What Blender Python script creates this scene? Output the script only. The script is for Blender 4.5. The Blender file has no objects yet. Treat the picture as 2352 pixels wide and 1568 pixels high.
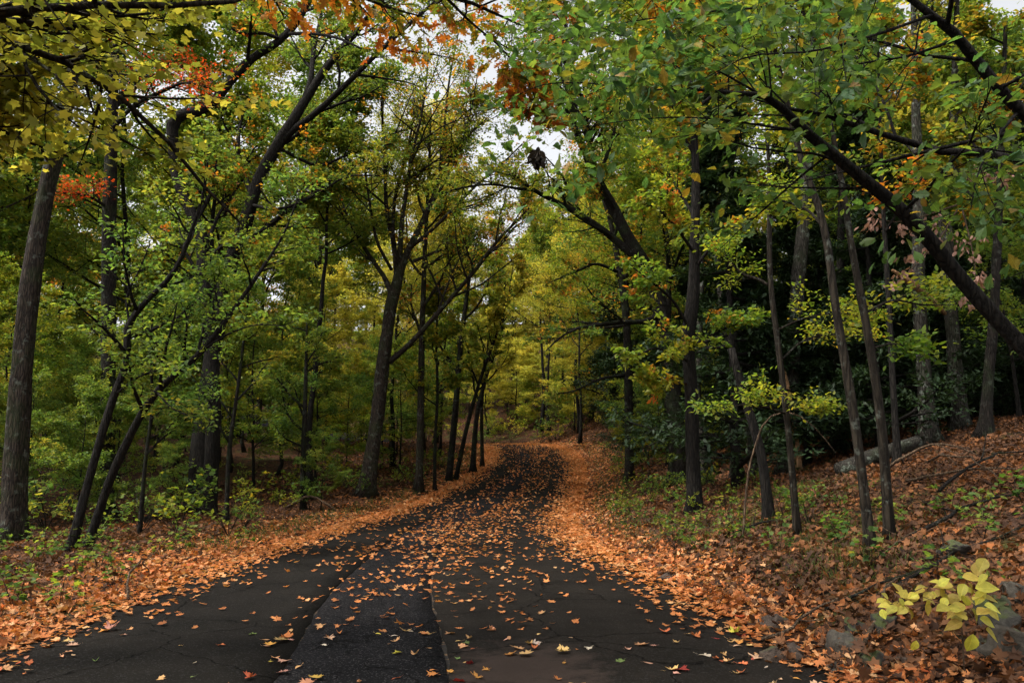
import bpy, math, random
import numpy as np
from mathutils import Vector, Matrix

random.seed(7)
RNG = np.random.default_rng(11)
scene = bpy.context.scene
COL = scene.collection

# ------------------------------------------------------------------ camera, sky, sun, exposure
EYE = 1.6
cam = bpy.data.cameras.new('camera')
cam.lens = 28.0; cam.sensor_width = 36.0; cam.clip_start = 0.05; cam.clip_end = 2000
FP = 28.0 / 36.0 * 2352.0                       # focal length in units of a 2352 px wide picture
PITCH = math.atan(279.0 / FP)
cam_ob = bpy.data.objects.new('camera', cam); COL.objects.link(cam_ob)
cam_ob.location = (0, 0, EYE); cam_ob.rotation_euler = (math.pi / 2 + PITCH, 0, 0)
scene.camera = cam_ob

SUN_EL, SUN_AZ = math.radians(57), math.radians(-116)    # azimuth from +Y, to the left
world = bpy.data.worlds.new('World'); scene.world = world; world.use_nodes = True
wn = world.node_tree; wn.nodes.clear()
sky = wn.nodes.new('ShaderNodeTexSky'); sky.sky_type = 'NISHITA'; sky.sun_disc = False
sky.sun_elevation = SUN_EL; sky.sun_rotation = SUN_AZ
sky.air_density = 1.0; sky.dust_density = 4.0; sky.ozone_density = 1.0
hs = wn.nodes.new('ShaderNodeHueSaturation'); hs.inputs['Saturation'].default_value = 0.12
bg = wn.nodes.new('ShaderNodeBackground'); bg.inputs['Strength'].default_value = 0.125
wo = wn.nodes.new('ShaderNodeOutputWorld')
wn.links.new(sky.outputs[0], hs.inputs['Color']); wn.links.new(hs.outputs[0], bg.inputs['Color']); wn.links.new(bg.outputs[0], wo.inputs['Surface'])

sun = bpy.data.lights.new('sun', 'SUN'); sun.energy = 1.5; sun.angle = math.radians(14); sun.color = (1.0, 0.94, 0.84)
sun_ob = bpy.data.objects.new('sun', sun); COL.objects.link(sun_ob)
sd = Vector((math.sin(SUN_AZ) * math.cos(SUN_EL), math.cos(SUN_AZ) * math.cos(SUN_EL), math.sin(SUN_EL)))
sun_ob.rotation_euler = (-sd).to_track_quat('-Z', 'Y').to_euler(); sun_ob.location = (-20, -10, 40)

vs = scene.view_settings
vs.view_transform = 'Standard'; vs.look = 'None'; vs.gamma = 1.0; vs.exposure = 1.3; vs.use_curve_mapping = False
scene.render.engine = 'CYCLES'
cy = scene.cycles
cy.use_denoising = True
cy.max_bounces = 8; cy.diffuse_bounces = 4; cy.glossy_bounces = 2; cy.transmission_bounces = 2; cy.transparent_max_bounces = 4
cy.caustics_reflective = False; cy.caustics_refractive = False
cy.use_adaptive_sampling = True; cy.adaptive_threshold = 0.03
cy.sample_clamp_indirect = 4.0

# ------------------------------------------------------------------ terrain functions
_CP = np.array([(-60, 0), (20, 0), (26, .03), (31, .2), (38, .85), (45, 1.6), (53, 2.4), (60, 2.95), (66, 3.15), (72, 3.05), (78, 3.3), (90, 5.2), (110, 10), (150, 20), (300, 45), (600, 60)])
_ys = np.linspace(-60, 300, 1441)
_k = np.hanning(17); _k /= _k.sum()
def _smooth(t, k=_k):
    n = len(k) // 2
    return np.convolve(np.pad(t, n, mode='edge'), k, 'valid')
_gt = _smooth(np.interp(_ys, _CP[:, 0], _CP[:, 1]))
def road_z(Y): return np.interp(Y, _ys, _gt)
_k2 = np.hanning(25); _k2 /= _k2.sum()
def _curve(pts):
    pts = np.array(pts, float)
    return _smooth(np.interp(_ys, pts[:, 0], pts[:, 1]), _k2)
_L = _curve([(-60, -8), (-10, -4.4), (0, -4.3), (6.2, -4.3), (9, -4.5), (12.9, -4.75), (16.3, -4.75), (22, -4.6), (30.5, -3.7), (38, -2.5), (45.7, -1.7), (53, -1.7), (58, -2.4), (64, -4.6), (72, -10), (85, -22), (120, -60), (300, -150)])
_R = _curve([(-60, -2), (-10, 1.4), (0, 2.55), (6.2, 2.5), (9.1, 2.3), (12.9, 2.0), (16.3, 1.75), (22, 1.8), (30.5, 2.6), (38, 3.55), (45.7, 4.2), (53, 4.25), (58, 3.7), (64, 1.6), (72, -3.6), (85, -15), (120, -52), (300, -140)])
_S1 = _curve([(-60, -5), (-10, -.6), (0, -.3), (6.18, -.39), (8, -.7), (10, -.99), (11.9, -1.17), (14.7, -1.34), (18.2, -1.32), (23.6, -1.08), (34.7, .45), (41.5, 1.2), (53, 1.3), (58, .8), (64, -1.4), (72, -6.6), (85, -18), (120, -56), (300, -145)])
_S2 = _curve([(-60, -6), (-10, -1.9), (0, -1.6), (6.18, -1.69), (8.2, -2.05), (9.7, -2.23), (11.5, -2.34), (14.7, -2.47), (19.3, -2.54), (28.7, -1.9), (34.7, -1.0), (41.5, .1), (53, .3), (58, -.3), (64, -2.6), (72, -8), (85, -20), (120, -58), (300, -148)])
def road_l(Y): return np.interp(Y, _ys, _L)
def road_r(Y): return np.interp(Y, _ys, _R)
def seam_r(Y): return np.interp(Y, _ys, _S1)
def seam_l(Y): return np.interp(Y, _ys, _S2)

def bumps(X, Y):
    return (.5 * np.sin(.9 * X + .4 * Y + 1.3) + .35 * np.sin(1.7 * Y - .8 * X + .2) + .25 * np.sin(2.9 * X + 2.1 * Y) + .18 * np.sin(5.3 * X - 4.1 * Y + 2)
            + .12 * np.sin(8.7 * Y + 6.1 * X + .7))
def ground_z(X, Y):
    """height of the forest floor, 0 offset at the road's edges"""
    X = np.asarray(X, float); Y = np.asarray(Y, float)
    dr = np.maximum(X - road_r(Y), 0.0); dl = np.maximum(road_l(Y) - X, 0.0)
    right = np.interp(dr, [0, .5, 1.2, 9.5, 14, 30, 200], [0, .06, .24, 2.5, 3.0, 3.8, 12])
    left = np.interp(dl, [0, .6, 2.0, 6, 14, 40, 200], [0, .04, .10, .08, .45, 1.8, 10])
    amp = np.clip(np.maximum(dr, dl) / 2.0, 0, 1)
    return road_z(Y) + right + left + amp * .07 * bumps(X, Y)

def pix(x, y, Y):
    """world point at depth Y that stands behind a place in the 2352 x 1568 reading of the photograph (used to measure trees)"""
    cp, sp = math.cos(PITCH), math.sin(PITCH)
    dx, dy, dz = x - 1176.0, FP * cp - sp * (784.0 - y), FP * sp + cp * (784.0 - y)
    return np.array([dx / dy * Y, Y, EYE + dz / dy * Y])
def ground_at(x, Y):
    """X on the ground at depth Y under column x"""
    X = (x - 1176.0) / FP * Y
    for _ in range(4):
        z = float(ground_z(X, Y)); cp, sp = math.cos(PITCH), math.sin(PITCH)
        depth = Y * cp + (z - EYE) * sp
        X = (x - 1176.0) / FP * depth
    return np.array([X, Y, float(ground_z(X, Y))])

# ------------------------------------------------------------------ materials
def nmat(name):
    m = bpy.data.materials.new(name); m.use_nodes = True
    nt = m.node_tree; nt.nodes.clear()
    out = nt.nodes.new('ShaderNodeOutputMaterial')
    return m, nt, out
def N(nt, t, **kw):
    n = nt.nodes.new(t)
    for k, v in kw.items(): setattr(n, k, v)
    return n
def ramp(nt, stops, interp='LINEAR'):
    r = nt.nodes.new('ShaderNodeValToRGB'); r.color_ramp.interpolation = interp
    e = r.color_ramp.elements
    while len(e) < len(stops): e.new(0.5)
    for el, (p, c) in zip(e, stops):
        el.position = p; el.color = (*c, 1)
    return r
def math_node(nt, op, a, b, clamp=False):
    n = nt.nodes.new('ShaderNodeMath'); n.operation = op; n.use_clamp = clamp
    for i, v in enumerate((a, b)):
        if v is None: continue
        if isinstance(v, (int, float)): n.inputs[i].default_value = v
        else: nt.links.new(v, n.inputs[i])
    return n.outputs[0]

def leaf_mat(name, stops, trans=.5, clump=.9, nscale=.45, rough=.55, spec=.25, tboost=2.0):
    m, nt, out = nmat(name); L = nt.links.new
    at = N(nt, 'ShaderNodeAttribute', attribute_name='lv')
    tc = N(nt, 'ShaderNodeTexCoord')
    oi = N(nt, 'ShaderNodeObjectInfo')
    nz = N(nt, 'ShaderNodeTexNoise'); nz.inputs['Scale'].default_value = nscale; nz.inputs['Detail'].default_value = 2.0
    add = N(nt, 'ShaderNodeVectorMath', operation='ADD'); L(tc.outputs['Object'], add.inputs[0])
    comb = N(nt, 'ShaderNodeCombineXYZ'); L(math_node(nt, 'MULTIPLY', oi.outputs['Random'], 60.0), comb.inputs[0]); L(comb.outputs[0], add.inputs[1])
    L(add.outputs[0], nz.inputs['Vector'])
    v = math_node(nt, 'ADD', math_node(nt, 'MULTIPLY', at.outputs['Fac'], .5), math_node(nt, 'MULTIPLY', math_node(nt, 'SUBTRACT', nz.outputs['Fac'], .5), clump * 1.6))
    v = math_node(nt, 'ADD', v, .25, True)
    r = ramp(nt, stops); L(v, r.inputs[0])
    # small leaf to leaf value changes
    h = N(nt, 'ShaderNodeHueSaturation'); L(r.outputs[0], h.inputs['Color'])
    fr = math_node(nt, 'FRACT', math_node(nt, 'MULTIPLY', at.outputs['Fac'], 37.0), None)
    L(math_node(nt, 'ADD', math_node(nt, 'MULTIPLY', fr, .7), .65), h.inputs['Value'])
    p = N(nt, 'ShaderNodeBsdfPrincipled'); p.inputs['Roughness'].default_value = rough; p.inputs['Specular IOR Level'].default_value = spec
    L(h.outputs[0], p.inputs['Base Color'])
    t = N(nt, 'ShaderNodeBsdfTranslucent')
    g = N(nt, 'ShaderNodeMix', data_type='RGBA', blend_type='MULTIPLY'); g.inputs[0].default_value = 1.0
    L(h.outputs[0], g.inputs[6]); g.inputs[7].default_value = (tboost * 1.1, tboost * 1.05, tboost * .6, 1)
    L(g.outputs[2], t.inputs['Color'])
    mx = N(nt, 'ShaderNodeMixShader'); mx.inputs[0].default_value = trans
    L(p.outputs[0], mx.inputs[1]); L(t.outputs[0], mx.inputs[2]); L(mx.outputs[0], out.inputs['Surface'])
    return m

def bark_mat(name, dark, light, lichen=0.0, scale=1.0, moss=0.0):
    m, nt, out = nmat(name); L = nt.links.new
    tc = N(nt, 'ShaderNodeTexCoord')
    mp = N(nt, 'ShaderNodeMapping'); mp.inputs['Scale'].default_value = (16 * scale, 16 * scale, 2.4 * scale); L(tc.outputs['Object'], mp.inputs[0])
    nz = N(nt, 'ShaderNodeTexNoise'); nz.inputs['Scale'].default_value = 1.0; nz.inputs['Detail'].default_value = 7; nz.inputs['Roughness'].default_value = .65; L(mp.outputs[0], nz.inputs['Vector'])
    vo = N(nt, 'ShaderNodeTexVoronoi', feature='DISTANCE_TO_EDGE'); vo.inputs['Scale'].default_value = 1.5
    va = N(nt, 'ShaderNodeVectorMath', operation='ADD'); L(mp.outputs[0], va.inputs[0]); L(nz.outputs['Color'], va.inputs[1]); L(va.outputs[0], vo.inputs['Vector'])
    fis = ramp(nt, [(0, (0, 0, 0)), (.22, (1, 1, 1))]); L(vo.outputs['Distance'], fis.inputs[0])
    hgt = math_node(nt, 'ADD', math_node(nt, 'MULTIPLY', fis.outputs[0], .6), math_node(nt, 'MULTIPLY', nz.outputs['Fac'], .6))
    r = ramp(nt, [(.2, dark), (.95, light)]); L(hgt, r.inputs[0])
    col = r.outputs[0]
    if lichen:
        n2 = N(nt, 'ShaderNodeTexNoise'); n2.inputs['Scale'].default_value = 5.0; n2.inputs['Detail'].default_value = 5; n2.inputs['Roughness'].default_value = .7; L(tc.outputs['Object'], n2.inputs['Vector'])
        mk = ramp(nt, [(.56, (0, 0, 0)), (.64, (1, 1, 1))]); L(n2.outputs['Fac'], mk.inputs[0])
        mx = N(nt, 'ShaderNodeMix', data_type='RGBA'); L(math_node(nt, 'MULTIPLY', mk.outputs[0], lichen), mx.inputs[0]); L(col, mx.inputs[6]); mx.inputs[7].default_value = (.26, .30, .25, 1)
        col = mx.outputs[2]
    if moss:
        n3 = N(nt, 'ShaderNodeTexNoise'); n3.inputs['Scale'].default_value = 2.2; n3.inputs['Detail'].default_value = 6; L(tc.outputs['Object'], n3.inputs['Vector'])
        mk = ramp(nt, [(.48, (0, 0, 0)), (.62, (1, 1, 1))]); L(n3.outputs['Fac'], mk.inputs[0])
        mx = N(nt, 'ShaderNodeMix', data_type='RGBA'); L(math_node(nt, 'MULTIPLY', mk.outputs[0], moss), mx.inputs[0]); L(col, mx.inputs[6]); mx.inputs[7].default_value = (.035, .07, .015, 1)
        col = mx.outputs[2]
    p = N(nt, 'ShaderNodeBsdfPrincipled'); p.inputs['Roughness'].default_value = .9; p.inputs['Specular IOR Level'].default_value = .15
    L(col, p.inputs['Base Color'])
    b = N(nt, 'ShaderNodeBump'); b.inputs['Strength'].default_value = .9; b.inputs['Distance'].default_value = .03; L(hgt, b.inputs['Height']); L(b.outputs[0], p.inputs['Normal'])
    L(p.outputs[0], out.inputs['Surface'])
    return m

LM = {
    'green': leaf_mat('leaf_green', [(0, (.045, .10, .03)), (.4, (.088, .15, .03)), (.75, (.16, .19, .03)), (1, (.31, .24, .03))]),
    'yellowgreen': leaf_mat('leaf_yellow_green', [(0, (.05, .12, .02)), (.4, (.115, .17, .022)), (.75, (.24, .23, .026)), (1, (.40, .25, .03))]),
    'yellow': leaf_mat('leaf_yellow', [(0, (.11, .17, .03)), (.35, (.25, .26, .045)), (.75, (.42, .36, .06)), (1, (.47, .32, .05))], tboost=1.8),
    'mixed': leaf_mat('leaf_turning', [(0, (.05, .10, .018)), (.4, (.11, .14, .02)), (.62, (.28, .20, .025)), (.82, (.42, .16, .02)), (1, (.42, .07, .015))]),
    'orange': leaf_mat('leaf_orange', [(0, (.13, .14, .02)), (.3, (.34, .19, .025)), (.7, (.42, .14, .022)), (1, (.38, .06, .015))], tboost=1.6),
    'red': leaf_mat('leaf_red', [(0, (.08, .12, .02)), (.3, (.26, .10, .02)), (.55, (.44, .055, .014)), (1, (.50, .08, .014))], tboost=1.7),
    'oak': leaf_mat('leaf_oak', [(0, (.04, .10, .032)), (.5, (.065, .125, .028)), (.8, (.115, .15, .025)), (.93, (.24, .17, .024)), (1, (.34, .14, .02))], trans=.48, rough=.5, spec=.3, nscale=1.2),
    'hemlock': leaf_mat('needle_dark', [(0, (.010, .024, .010)), (1, (.024, .045, .014))], trans=.2, rough=.6),
    'tan': leaf_mat('leaf_dead_tan', [(0, (.16, .08, .055)), (1, (.34, .21, .17))], trans=.25, rough=.8, spec=.1),
    'litter_road': leaf_mat('leaf_fallen_orange', [(0, (.16, .055, .02)), (.3, (.40, .135, .04)), (.65, (.49, .19, .062)), (.86, (.50, .30, .14)), (.93, (.45, .10, .025)), (1, (.40, .30, .05))], trans=.2, clump=.6, nscale=2.2, rough=.7, spec=.2),
    'litter_bright': leaf_mat('leaf_fallen_red', [(0, (.06, .025, .012)), (.22, (.20, .065, .022)), (.45, (.40, .13, .04)), (.62, (.48, .20, .07)), (.76, (.50, .30, .15)), (.86, (.46, .11, .025)), (1, (.36, .035, .018))], trans=.2, clump=.75, nscale=2.5, rough=.7, spec=.2),
    'litter_wood': leaf_mat('leaf_fallen_brown', [(0, (.018, .010, .007)), (.3, (.055, .026, .014)), (.55, (.115, .052, .024)), (.8, (.21, .082, .028)), (.93, (.27, .085, .022)), (1, (.21, .13, .07))], trans=.12, clump=.7, nscale=1.2, rough=.75, spec=.2),
    'seedling': leaf_mat('leaf_seedling', [(0, (.035, .085, .018)), (.5, (.07, .125, .022)), (.85, (.16, .17, .03)), (1, (.30, .20, .03))], nscale=2.0),
    'lemon': leaf_mat('leaf_lemon_yellow', [(0, (.40, .38, .03)), (1, (.60, .48, .05))], trans=.4, clump=.3),
    'grass': leaf_mat('grass_blade', [(0, (.03, .06, .012)), (.6, (.07, .10, .02)), (1, (.20, .16, .06))], nscale=1.5),
}
def vein_mat(name, c, trans=.35, rough=.5, spec=.35, spots=.5, spot=(.16, .07, .02), tb=1.7):
    """single leaves: midrib and side veins along the leaf's own axes, blotches, slight leaf to leaf change"""
    m, nt, out = nmat(name); L = nt.links.new
    tc = N(nt, 'ShaderNodeTexCoord'); oi = N(nt, 'ShaderNodeObjectInfo'); sx = N(nt, 'ShaderNodeSeparateXYZ'); L(tc.outputs['Object'], sx.inputs[0])
    ay = math_node(nt, 'ABSOLUTE', sx.outputs[1], None)
    ph = math_node(nt, 'MULTIPLY', math_node(nt, 'SUBTRACT', sx.outputs[0], math_node(nt, 'MULTIPLY', ay, .9)), 8.0)
    fr = math_node(nt, 'ABSOLUTE', math_node(nt, 'SUBTRACT', math_node(nt, 'FRACT', ph, None), .5), None)
    side = ramp(nt, [(.0, (1, 1, 1)), (.09, (0, 0, 0))]); L(fr, side.inputs[0]); mid = ramp(nt, [(.008, (1, 1, 1)), (.022, (0, 0, 0))]); L(ay, mid.inputs[0])
    vein = math_node(nt, 'MAXIMUM', math_node(nt, 'MULTIPLY', side.outputs[0], .6), mid.outputs[0])
    add = N(nt, 'ShaderNodeVectorMath', operation='ADD'); cb = N(nt, 'ShaderNodeCombineXYZ'); L(math_node(nt, 'MULTIPLY', oi.outputs['Random'], 91.0), cb.inputs[0]); L(tc.outputs['Object'], add.inputs[0]); L(cb.outputs[0], add.inputs[1])
    nz = N(nt, 'ShaderNodeTexNoise'); nz.inputs['Scale'].default_value = 3.2; nz.inputs['Detail'].default_value = 5; L(add.outputs[0], nz.inputs['Vector'])
    sp = ramp(nt, [(.60, (0, 0, 0)), (.70, (1, 1, 1))]); L(nz.outputs['Fac'], sp.inputs[0])
    base = ramp(nt, [(.2, tuple(v * .62 for v in c)), (.8, tuple(min(1, v * 1.25) for v in c))]); L(nz.outputs['Fac'], base.inputs[0])
    m1 = N(nt, 'ShaderNodeMix', data_type='RGBA'); L(math_node(nt, 'MULTIPLY', vein, .45), m1.inputs[0]); L(base.outputs[0], m1.inputs[6]); m1.inputs[7].default_value = (*[min(1, v * 1.5 + .03) for v in c], 1)
    m2 = N(nt, 'ShaderNodeMix', data_type='RGBA'); L(math_node(nt, 'MULTIPLY', sp.outputs[0], spots), m2.inputs[0]); L(m1.outputs[2], m2.inputs[6]); m2.inputs[7].default_value = (*spot, 1)
    h = N(nt, 'ShaderNodeHueSaturation'); L(m2.outputs[2], h.inputs['Color']); L(math_node(nt, 'ADD', math_node(nt, 'MULTIPLY', oi.outputs['Random'], .05), .475), h.inputs['Hue']); L(math_node(nt, 'ADD', math_node(nt, 'MULTIPLY', math_node(nt, 'FRACT', math_node(nt, 'MULTIPLY', oi.outputs['Random'], 13.0), None), .6), .7), h.inputs['Value'])
    p = N(nt, 'ShaderNodeBsdfPrincipled'); p.inputs['Roughness'].default_value = rough; p.inputs['Specular IOR Level'].default_value = spec; L(h.outputs[0], p.inputs['Base Color'])
    b = N(nt, 'ShaderNodeBump'); b.inputs['Strength'].default_value = .5; b.inputs['Distance'].default_value = .004; b.invert = True; L(vein, b.inputs['Height']); L(b.outputs[0], p.inputs['Normal'])
    t = N(nt, 'ShaderNodeBsdfTranslucent'); g = N(nt, 'ShaderNodeMix', data_type='RGBA', blend_type='MULTIPLY'); g.inputs[0].default_value = 1.0; L(h.outputs[0], g.inputs[6]); g.inputs[7].default_value = (tb * 1.1, tb * 1.05, tb * .6, 1); L(g.outputs[2], t.inputs['Color'])
    mx = N(nt, 'ShaderNodeMixShader'); mx.inputs[0].default_value = trans; L(p.outputs[0], mx.inputs[1]); L(t.outputs[0], mx.inputs[2]); L(mx.outputs[0], out.inputs['Surface'])
    return m
BARK = {
    'dark': bark_mat('bark_dark', (0.0037, 0.0031, 0.0026), (0.0221, 0.0179, 0.0142), lichen=.12, moss=.2),
    'brown': bark_mat('bark_brown', (0.0063, 0.0049, 0.0042), (0.0462, 0.0350, 0.0259), lichen=.25, moss=.2),
    'grey': bark_mat('bark_grey', (0.0094, 0.0083, 0.0068), (0.0596, 0.0534, 0.0441), lichen=.5, moss=.15),
    'moss': bark_mat('bark_mossy', (.014, .011, .009), (.075, .062, .048), moss=.55),
    'smooth': bark_mat('bark_smooth', (0.0070, 0.0054, 0.0040), (0.0307, 0.0243, 0.0169), scale=.6, lichen=.25),
    'black': bark_mat('bark_black', (0.0035, 0.0031, 0.0028), (0.0196, 0.0168, 0.0140)),
    'dead': bark_mat('wood_dead', (0.0300, 0.0210, 0.0144), (0.1440, 0.0960, 0.0600)),
    'pale': bark_mat('wood_pale', (.14, .075, .035), (.42, .24, .12)),
    'white': bark_mat('bark_white', (.18, .17, .15), (.55, .53, .48), scale=.5),
}

# ------------------------------------------------------------------ mesh helpers
def mesh_np(name, verts, tris, mat=None, lv=None, smooth=False, quads=False):
    me = bpy.data.meshes.new(name)
    n = 4 if quads else 3
    verts = np.ascontiguousarray(verts, np.float32); tris = np.ascontiguousarray(tris, np.int32)
    me.vertices.add(len(verts)); me.vertices.foreach_set('co', verts.ravel())
    me.loops.add(tris.size); me.loops.foreach_set('vertex_index', tris.ravel())
    me.polygons.add(len(tris)); me.polygons.foreach_set('loop_start', np.arange(0, tris.size, n, dtype=np.int32))
    if smooth: me.polygons.foreach_set('use_smooth', np.ones(len(tris), bool))
    if lv is not None:
        a = me.attributes.new('lv', 'FLOAT', 'POINT'); a.data.foreach_set('value', np.ascontiguousarray(lv, np.float32))
    me.update(calc_edges=True)
    if mat is not None: me.materials.append(mat)
    return me
def obj(name, me, parent=None, loc=None, **props):
    o = bpy.data.objects.new(name, me); COL.objects.link(o)
    if parent is not None: o.parent = parent
    if loc is not None: o.location = [float(v) for v in loc]
    for k, v in props.items(): o[k] = v
    return o
def empty(name, loc, label, cat, group=None):
    o = bpy.data.objects.new(name, None); COL.objects.link(o); o.location = [float(v) for v in loc]; o.empty_display_size = .2
    o['label'] = label; o['category'] = cat
    if group: o['group'] = group
    return o
def norm(v): return v / np.maximum(np.linalg.norm(v, axis=-1, keepdims=True), 1e-9)

def tubes(P, R, sides, rough=0.0, seed=0, lobes=None):
    """P (n,k,3), R (n,k) -> verts, quads for n tapered tubes"""
    if sides >= 6:
        P = np.concatenate([P[:, :1] - (P[:, 1:2] - P[:, :1]) * .01, P, P[:, -1:] + (P[:, -1:] - P[:, -2:-1]) * .01], 1); R = np.concatenate([R[:, :1] * .02, R, R[:, -1:] * .02], 1)
        if lobes is not None: lobes = np.concatenate([lobes[:, :1], lobes, lobes[:, -1:]], 1)
    n, k, _ = P.shape
    T = np.empty_like(P); T[:, 1:-1] = P[:, 2:] - P[:, :-2]; T[:, 0] = P[:, 1] - P[:, 0]; T[:, -1] = P[:, -1] - P[:, -2]
    T = norm(T)
    mean = norm(P[:, -1] - P[:, 0])
    ref = np.where(np.abs(mean[:, 2:3]) < .8, np.array([[0, 0, 1.0]]), np.array([[1.0, 0, 0]]))[:, None, :]
    A = norm(np.cross(T, np.broadcast_to(ref, T.shape))); B = np.cross(T, A)
    th = np.arange(sides) * (2 * math.pi / sides)
    rr = np.repeat(R[:, :, None], sides, 2)
    if rough:
        rg = np.random.default_rng(seed)
        j = np.arange(k)[None, :, None]; f = rg.uniform(0, 6.28, (n, 1, 4))
        rr = rr * (1 + rough * (.5 * np.sin(3 * th[None, None] + f[..., 0:1] + .21 * j) + .5 * np.sin(5 * th[None, None] + f[..., 1:2] - .33 * j)
                   + .4 * np.sin(2 * th[None, None] + f[..., 2:3] + .9 * j)) + rough * .35 * rg.normal(size=rr.shape))
    if lobes is not None: rr = rr * (1 + lobes[:, :, None] * (np.maximum(0, np.sin(4 * th + seed)) + .6 * np.maximum(0, np.sin(3 * th + 2 * seed)))[None, None, :])
    V = P[:, :, None, :] + rr[..., None] * (np.cos(th)[None, None, :, None] * A[:, :, None, :] + np.sin(th)[None, None, :, None] * B[:, :, None, :])
    base = (np.arange(n) * k * sides)[:, None, None]; row = (np.arange(k - 1) * sides)[None, :, None]; c = np.arange(sides)[None, None, :]; c2 = (c + 1) % sides
    q = np.stack([base + row + c, base + row + c2, base + row + sides + c2, base + row + sides + c], -1).reshape(-1, 4)
    return V.reshape(-1, 3), q
def resample(pts, k):
    """Catmull-Rom through pts (m,d) -> k points"""
    pts = np.asarray(pts, float)
    d = np.r_[0, np.cumsum(np.linalg.norm(np.diff(pts[:, :3], axis=0), axis=1))]
    t = np.linspace(0, d[-1], k); out = np.empty((k, pts.shape[1]))
    m = np.gradient(pts, d, axis=0) if len(pts) > 2 else np.repeat(((pts[1] - pts[0]) / d[-1])[None], 2, 0)
    i = np.clip(np.searchsorted(d, t, 'right') - 1, 0, len(d) - 2); h = (d[i + 1] - d[i])[:, None]; s = ((t - d[i])[:, None]) / h
    h00 = 2 * s**3 - 3 * s**2 + 1; h10 = s**3 - 2 * s**2 + s; h01 = -2 * s**3 + 3 * s**2; h11 = s**3 - s**2
    return h00 * pts[i] + h10 * h * m[i] + h01 * pts[i + 1] + h11 * h * m[i + 1]

def grow(P, R, count, t0, t1, lf, ang, k, rng, zflat=.5, zup=.1, wig=.12, lmin=.15, taper=.25, droop=0.0, rf=.028):
    """children of polylines P (n,kp,3): count each, between t0 and t1 of the parent"""
    n, kp, _ = P.shape
    plen = np.linalg.norm(np.diff(P, axis=1), axis=2).sum(1)
    idx = np.repeat(np.arange(n), count); m = len(idx)
    t = t0 + (t1 - t0) * ((np.tile(np.arange(count), n) + rng.uniform(.1, .9, m)) / count)
    f = t * (kp - 1); i = np.minimum(f.astype(int), kp - 2); s = (f - i)[:, None]
    pos = P[idx, i] * (1 - s) + P[idx, i + 1] * s
    tan = norm(P[idx, i + 1] - P[idx, i]); rad = R[idx, i] * (1 - s[:, 0]) + R[idx, i + 1] * s[:, 0]
    rnd = rng.normal(size=(m, 3)); perp = rnd - (rnd * tan).sum(1, keepdims=True) * tan
    perp[:, 2] *= (1 - zflat); perp = norm(perp)
    a = np.radians(rng.uniform(*ang, m))[:, None]
    d = norm(np.cos(a) * tan + np.sin(a) * perp); d[:, 2] = d[:, 2] * (1 - .5 * zflat) + zup; d = norm(d)
    ln = np.maximum(plen[idx] * lf * (1.15 - .65 * t) * rng.uniform(.6, 1.25, m), lmin)
    r0 = np.minimum(rad * .62, ln * rf + .002)
    out = np.empty((m, k, 3)); rr = np.empty((m, k)); out[:, 0] = pos; rr[:, 0] = r0
    cur = d.copy()
    for j in range(1, k):
        cur = cur + rng.normal(size=(m, 3)) * wig; cur[:, 2] += (.04 - droop); cur = norm(cur)
        out[:, j] = out[:, j - 1] + cur * (ln / (k - 1))[:, None]; rr[:, j] = r0 * (1 - (1 - taper) * j / (k - 1))
    return out, rr

# leaf templates: fan of triangles round a point inside the blade; x along the leaf from the stalk, y across, z off the blade
def fan(outline, c, curl):
    o = np.array([c] + list(outline), float); v = np.zeros((len(o), 3)); v[:, :2] = o
    v[:, 2] = [curl(x, y) for x, y in o]
    n = len(outline); return v, np.array([(0, 1 + i, 1 + (i + 1) % n) for i in range(n)], np.int32)
def mirrored(half): return list(half) + [(x, -y) for x, y in reversed(half) if abs(y) > 1e-6]
def maple_outline(detail=True):
    if detail:
        half = [(0, 0), (.05, .10), (-.03, .27), (.10, .28), (.13, .40), (.27, .34), (.33, .24), (.42, .37), (.44, .52), (.58, .40), (.70, .42), (.64, .22), (.60, .14), (.74, .20), (.80, .11), (1.0, 0)]
    else:
        half = [(0, 0), (.02, .30), (.26, .30), (.45, .50), (.58, .38), (.60, .15), (1.0, 0)]
    return mirrored(half)
def oak_outline():
    half = [(0, 0)]
    for i in range(1, 10):
        u = i / 10.0; w = .30 * math.sin(math.pi * min(1, u ** 1.35)) ** .8 * (1.0 if u < .9 else .9)
        half.append((u - .02, w * .86)); half.append((u + .035, w * 1.06))
    half.append((1.0, 0)); return mirrored(half)
def lobed_outline():
    half = [(0, 0), (.10, .05), (.18, .17), (.27, .19), (.30, .08), (.40, .11), (.48, .28), (.57, .29), (.58, .11), (.68, .12), (.76, .22), (.83, .18), (.82, .07), (1.0, 0)]
    return mirrored(half)
def ovate_outline(n=4): return mirrored([(0, 0), (.15, .17), (.42, .27), (.72, .17), (1, 0)][:n + 1])
def ovate_fine(): return mirrored([(0, 0), (.06, .09), (.16, .19), (.30, .26), (.46, .28), (.62, .24), (.76, .165), (.88, .08), (1, 0)])
T_DIAMOND = (np.array([(0, 0, 0), (.45, .33, .07), (1, 0, -.03), (.45, -.33, .07)]), np.array([(0, 1, 2), (0, 2, 3)], np.int32))
T_OVATE = fan(ovate_outline(), (.5, 0), lambda x, y: .18 * abs(y) - .10 * x * x)
T_MAPLE_LO = fan(maple_outline(False), (.38, 0), lambda x, y: .12 * abs(y) - .12 * x * x)
T_MAPLE = fan(maple_outline(True), (.38, 0), lambda x, y: .14 * abs(y) - .14 * x * x)
T_OAK = fan(oak_outline(), (.55, 0), lambda x, y: .22 * abs(y) - .16 * x * x)
T_LOBED = fan(lobed_outline(), (.5, 0), lambda x, y: .2 * abs(y) - .12 * x * x)
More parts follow.
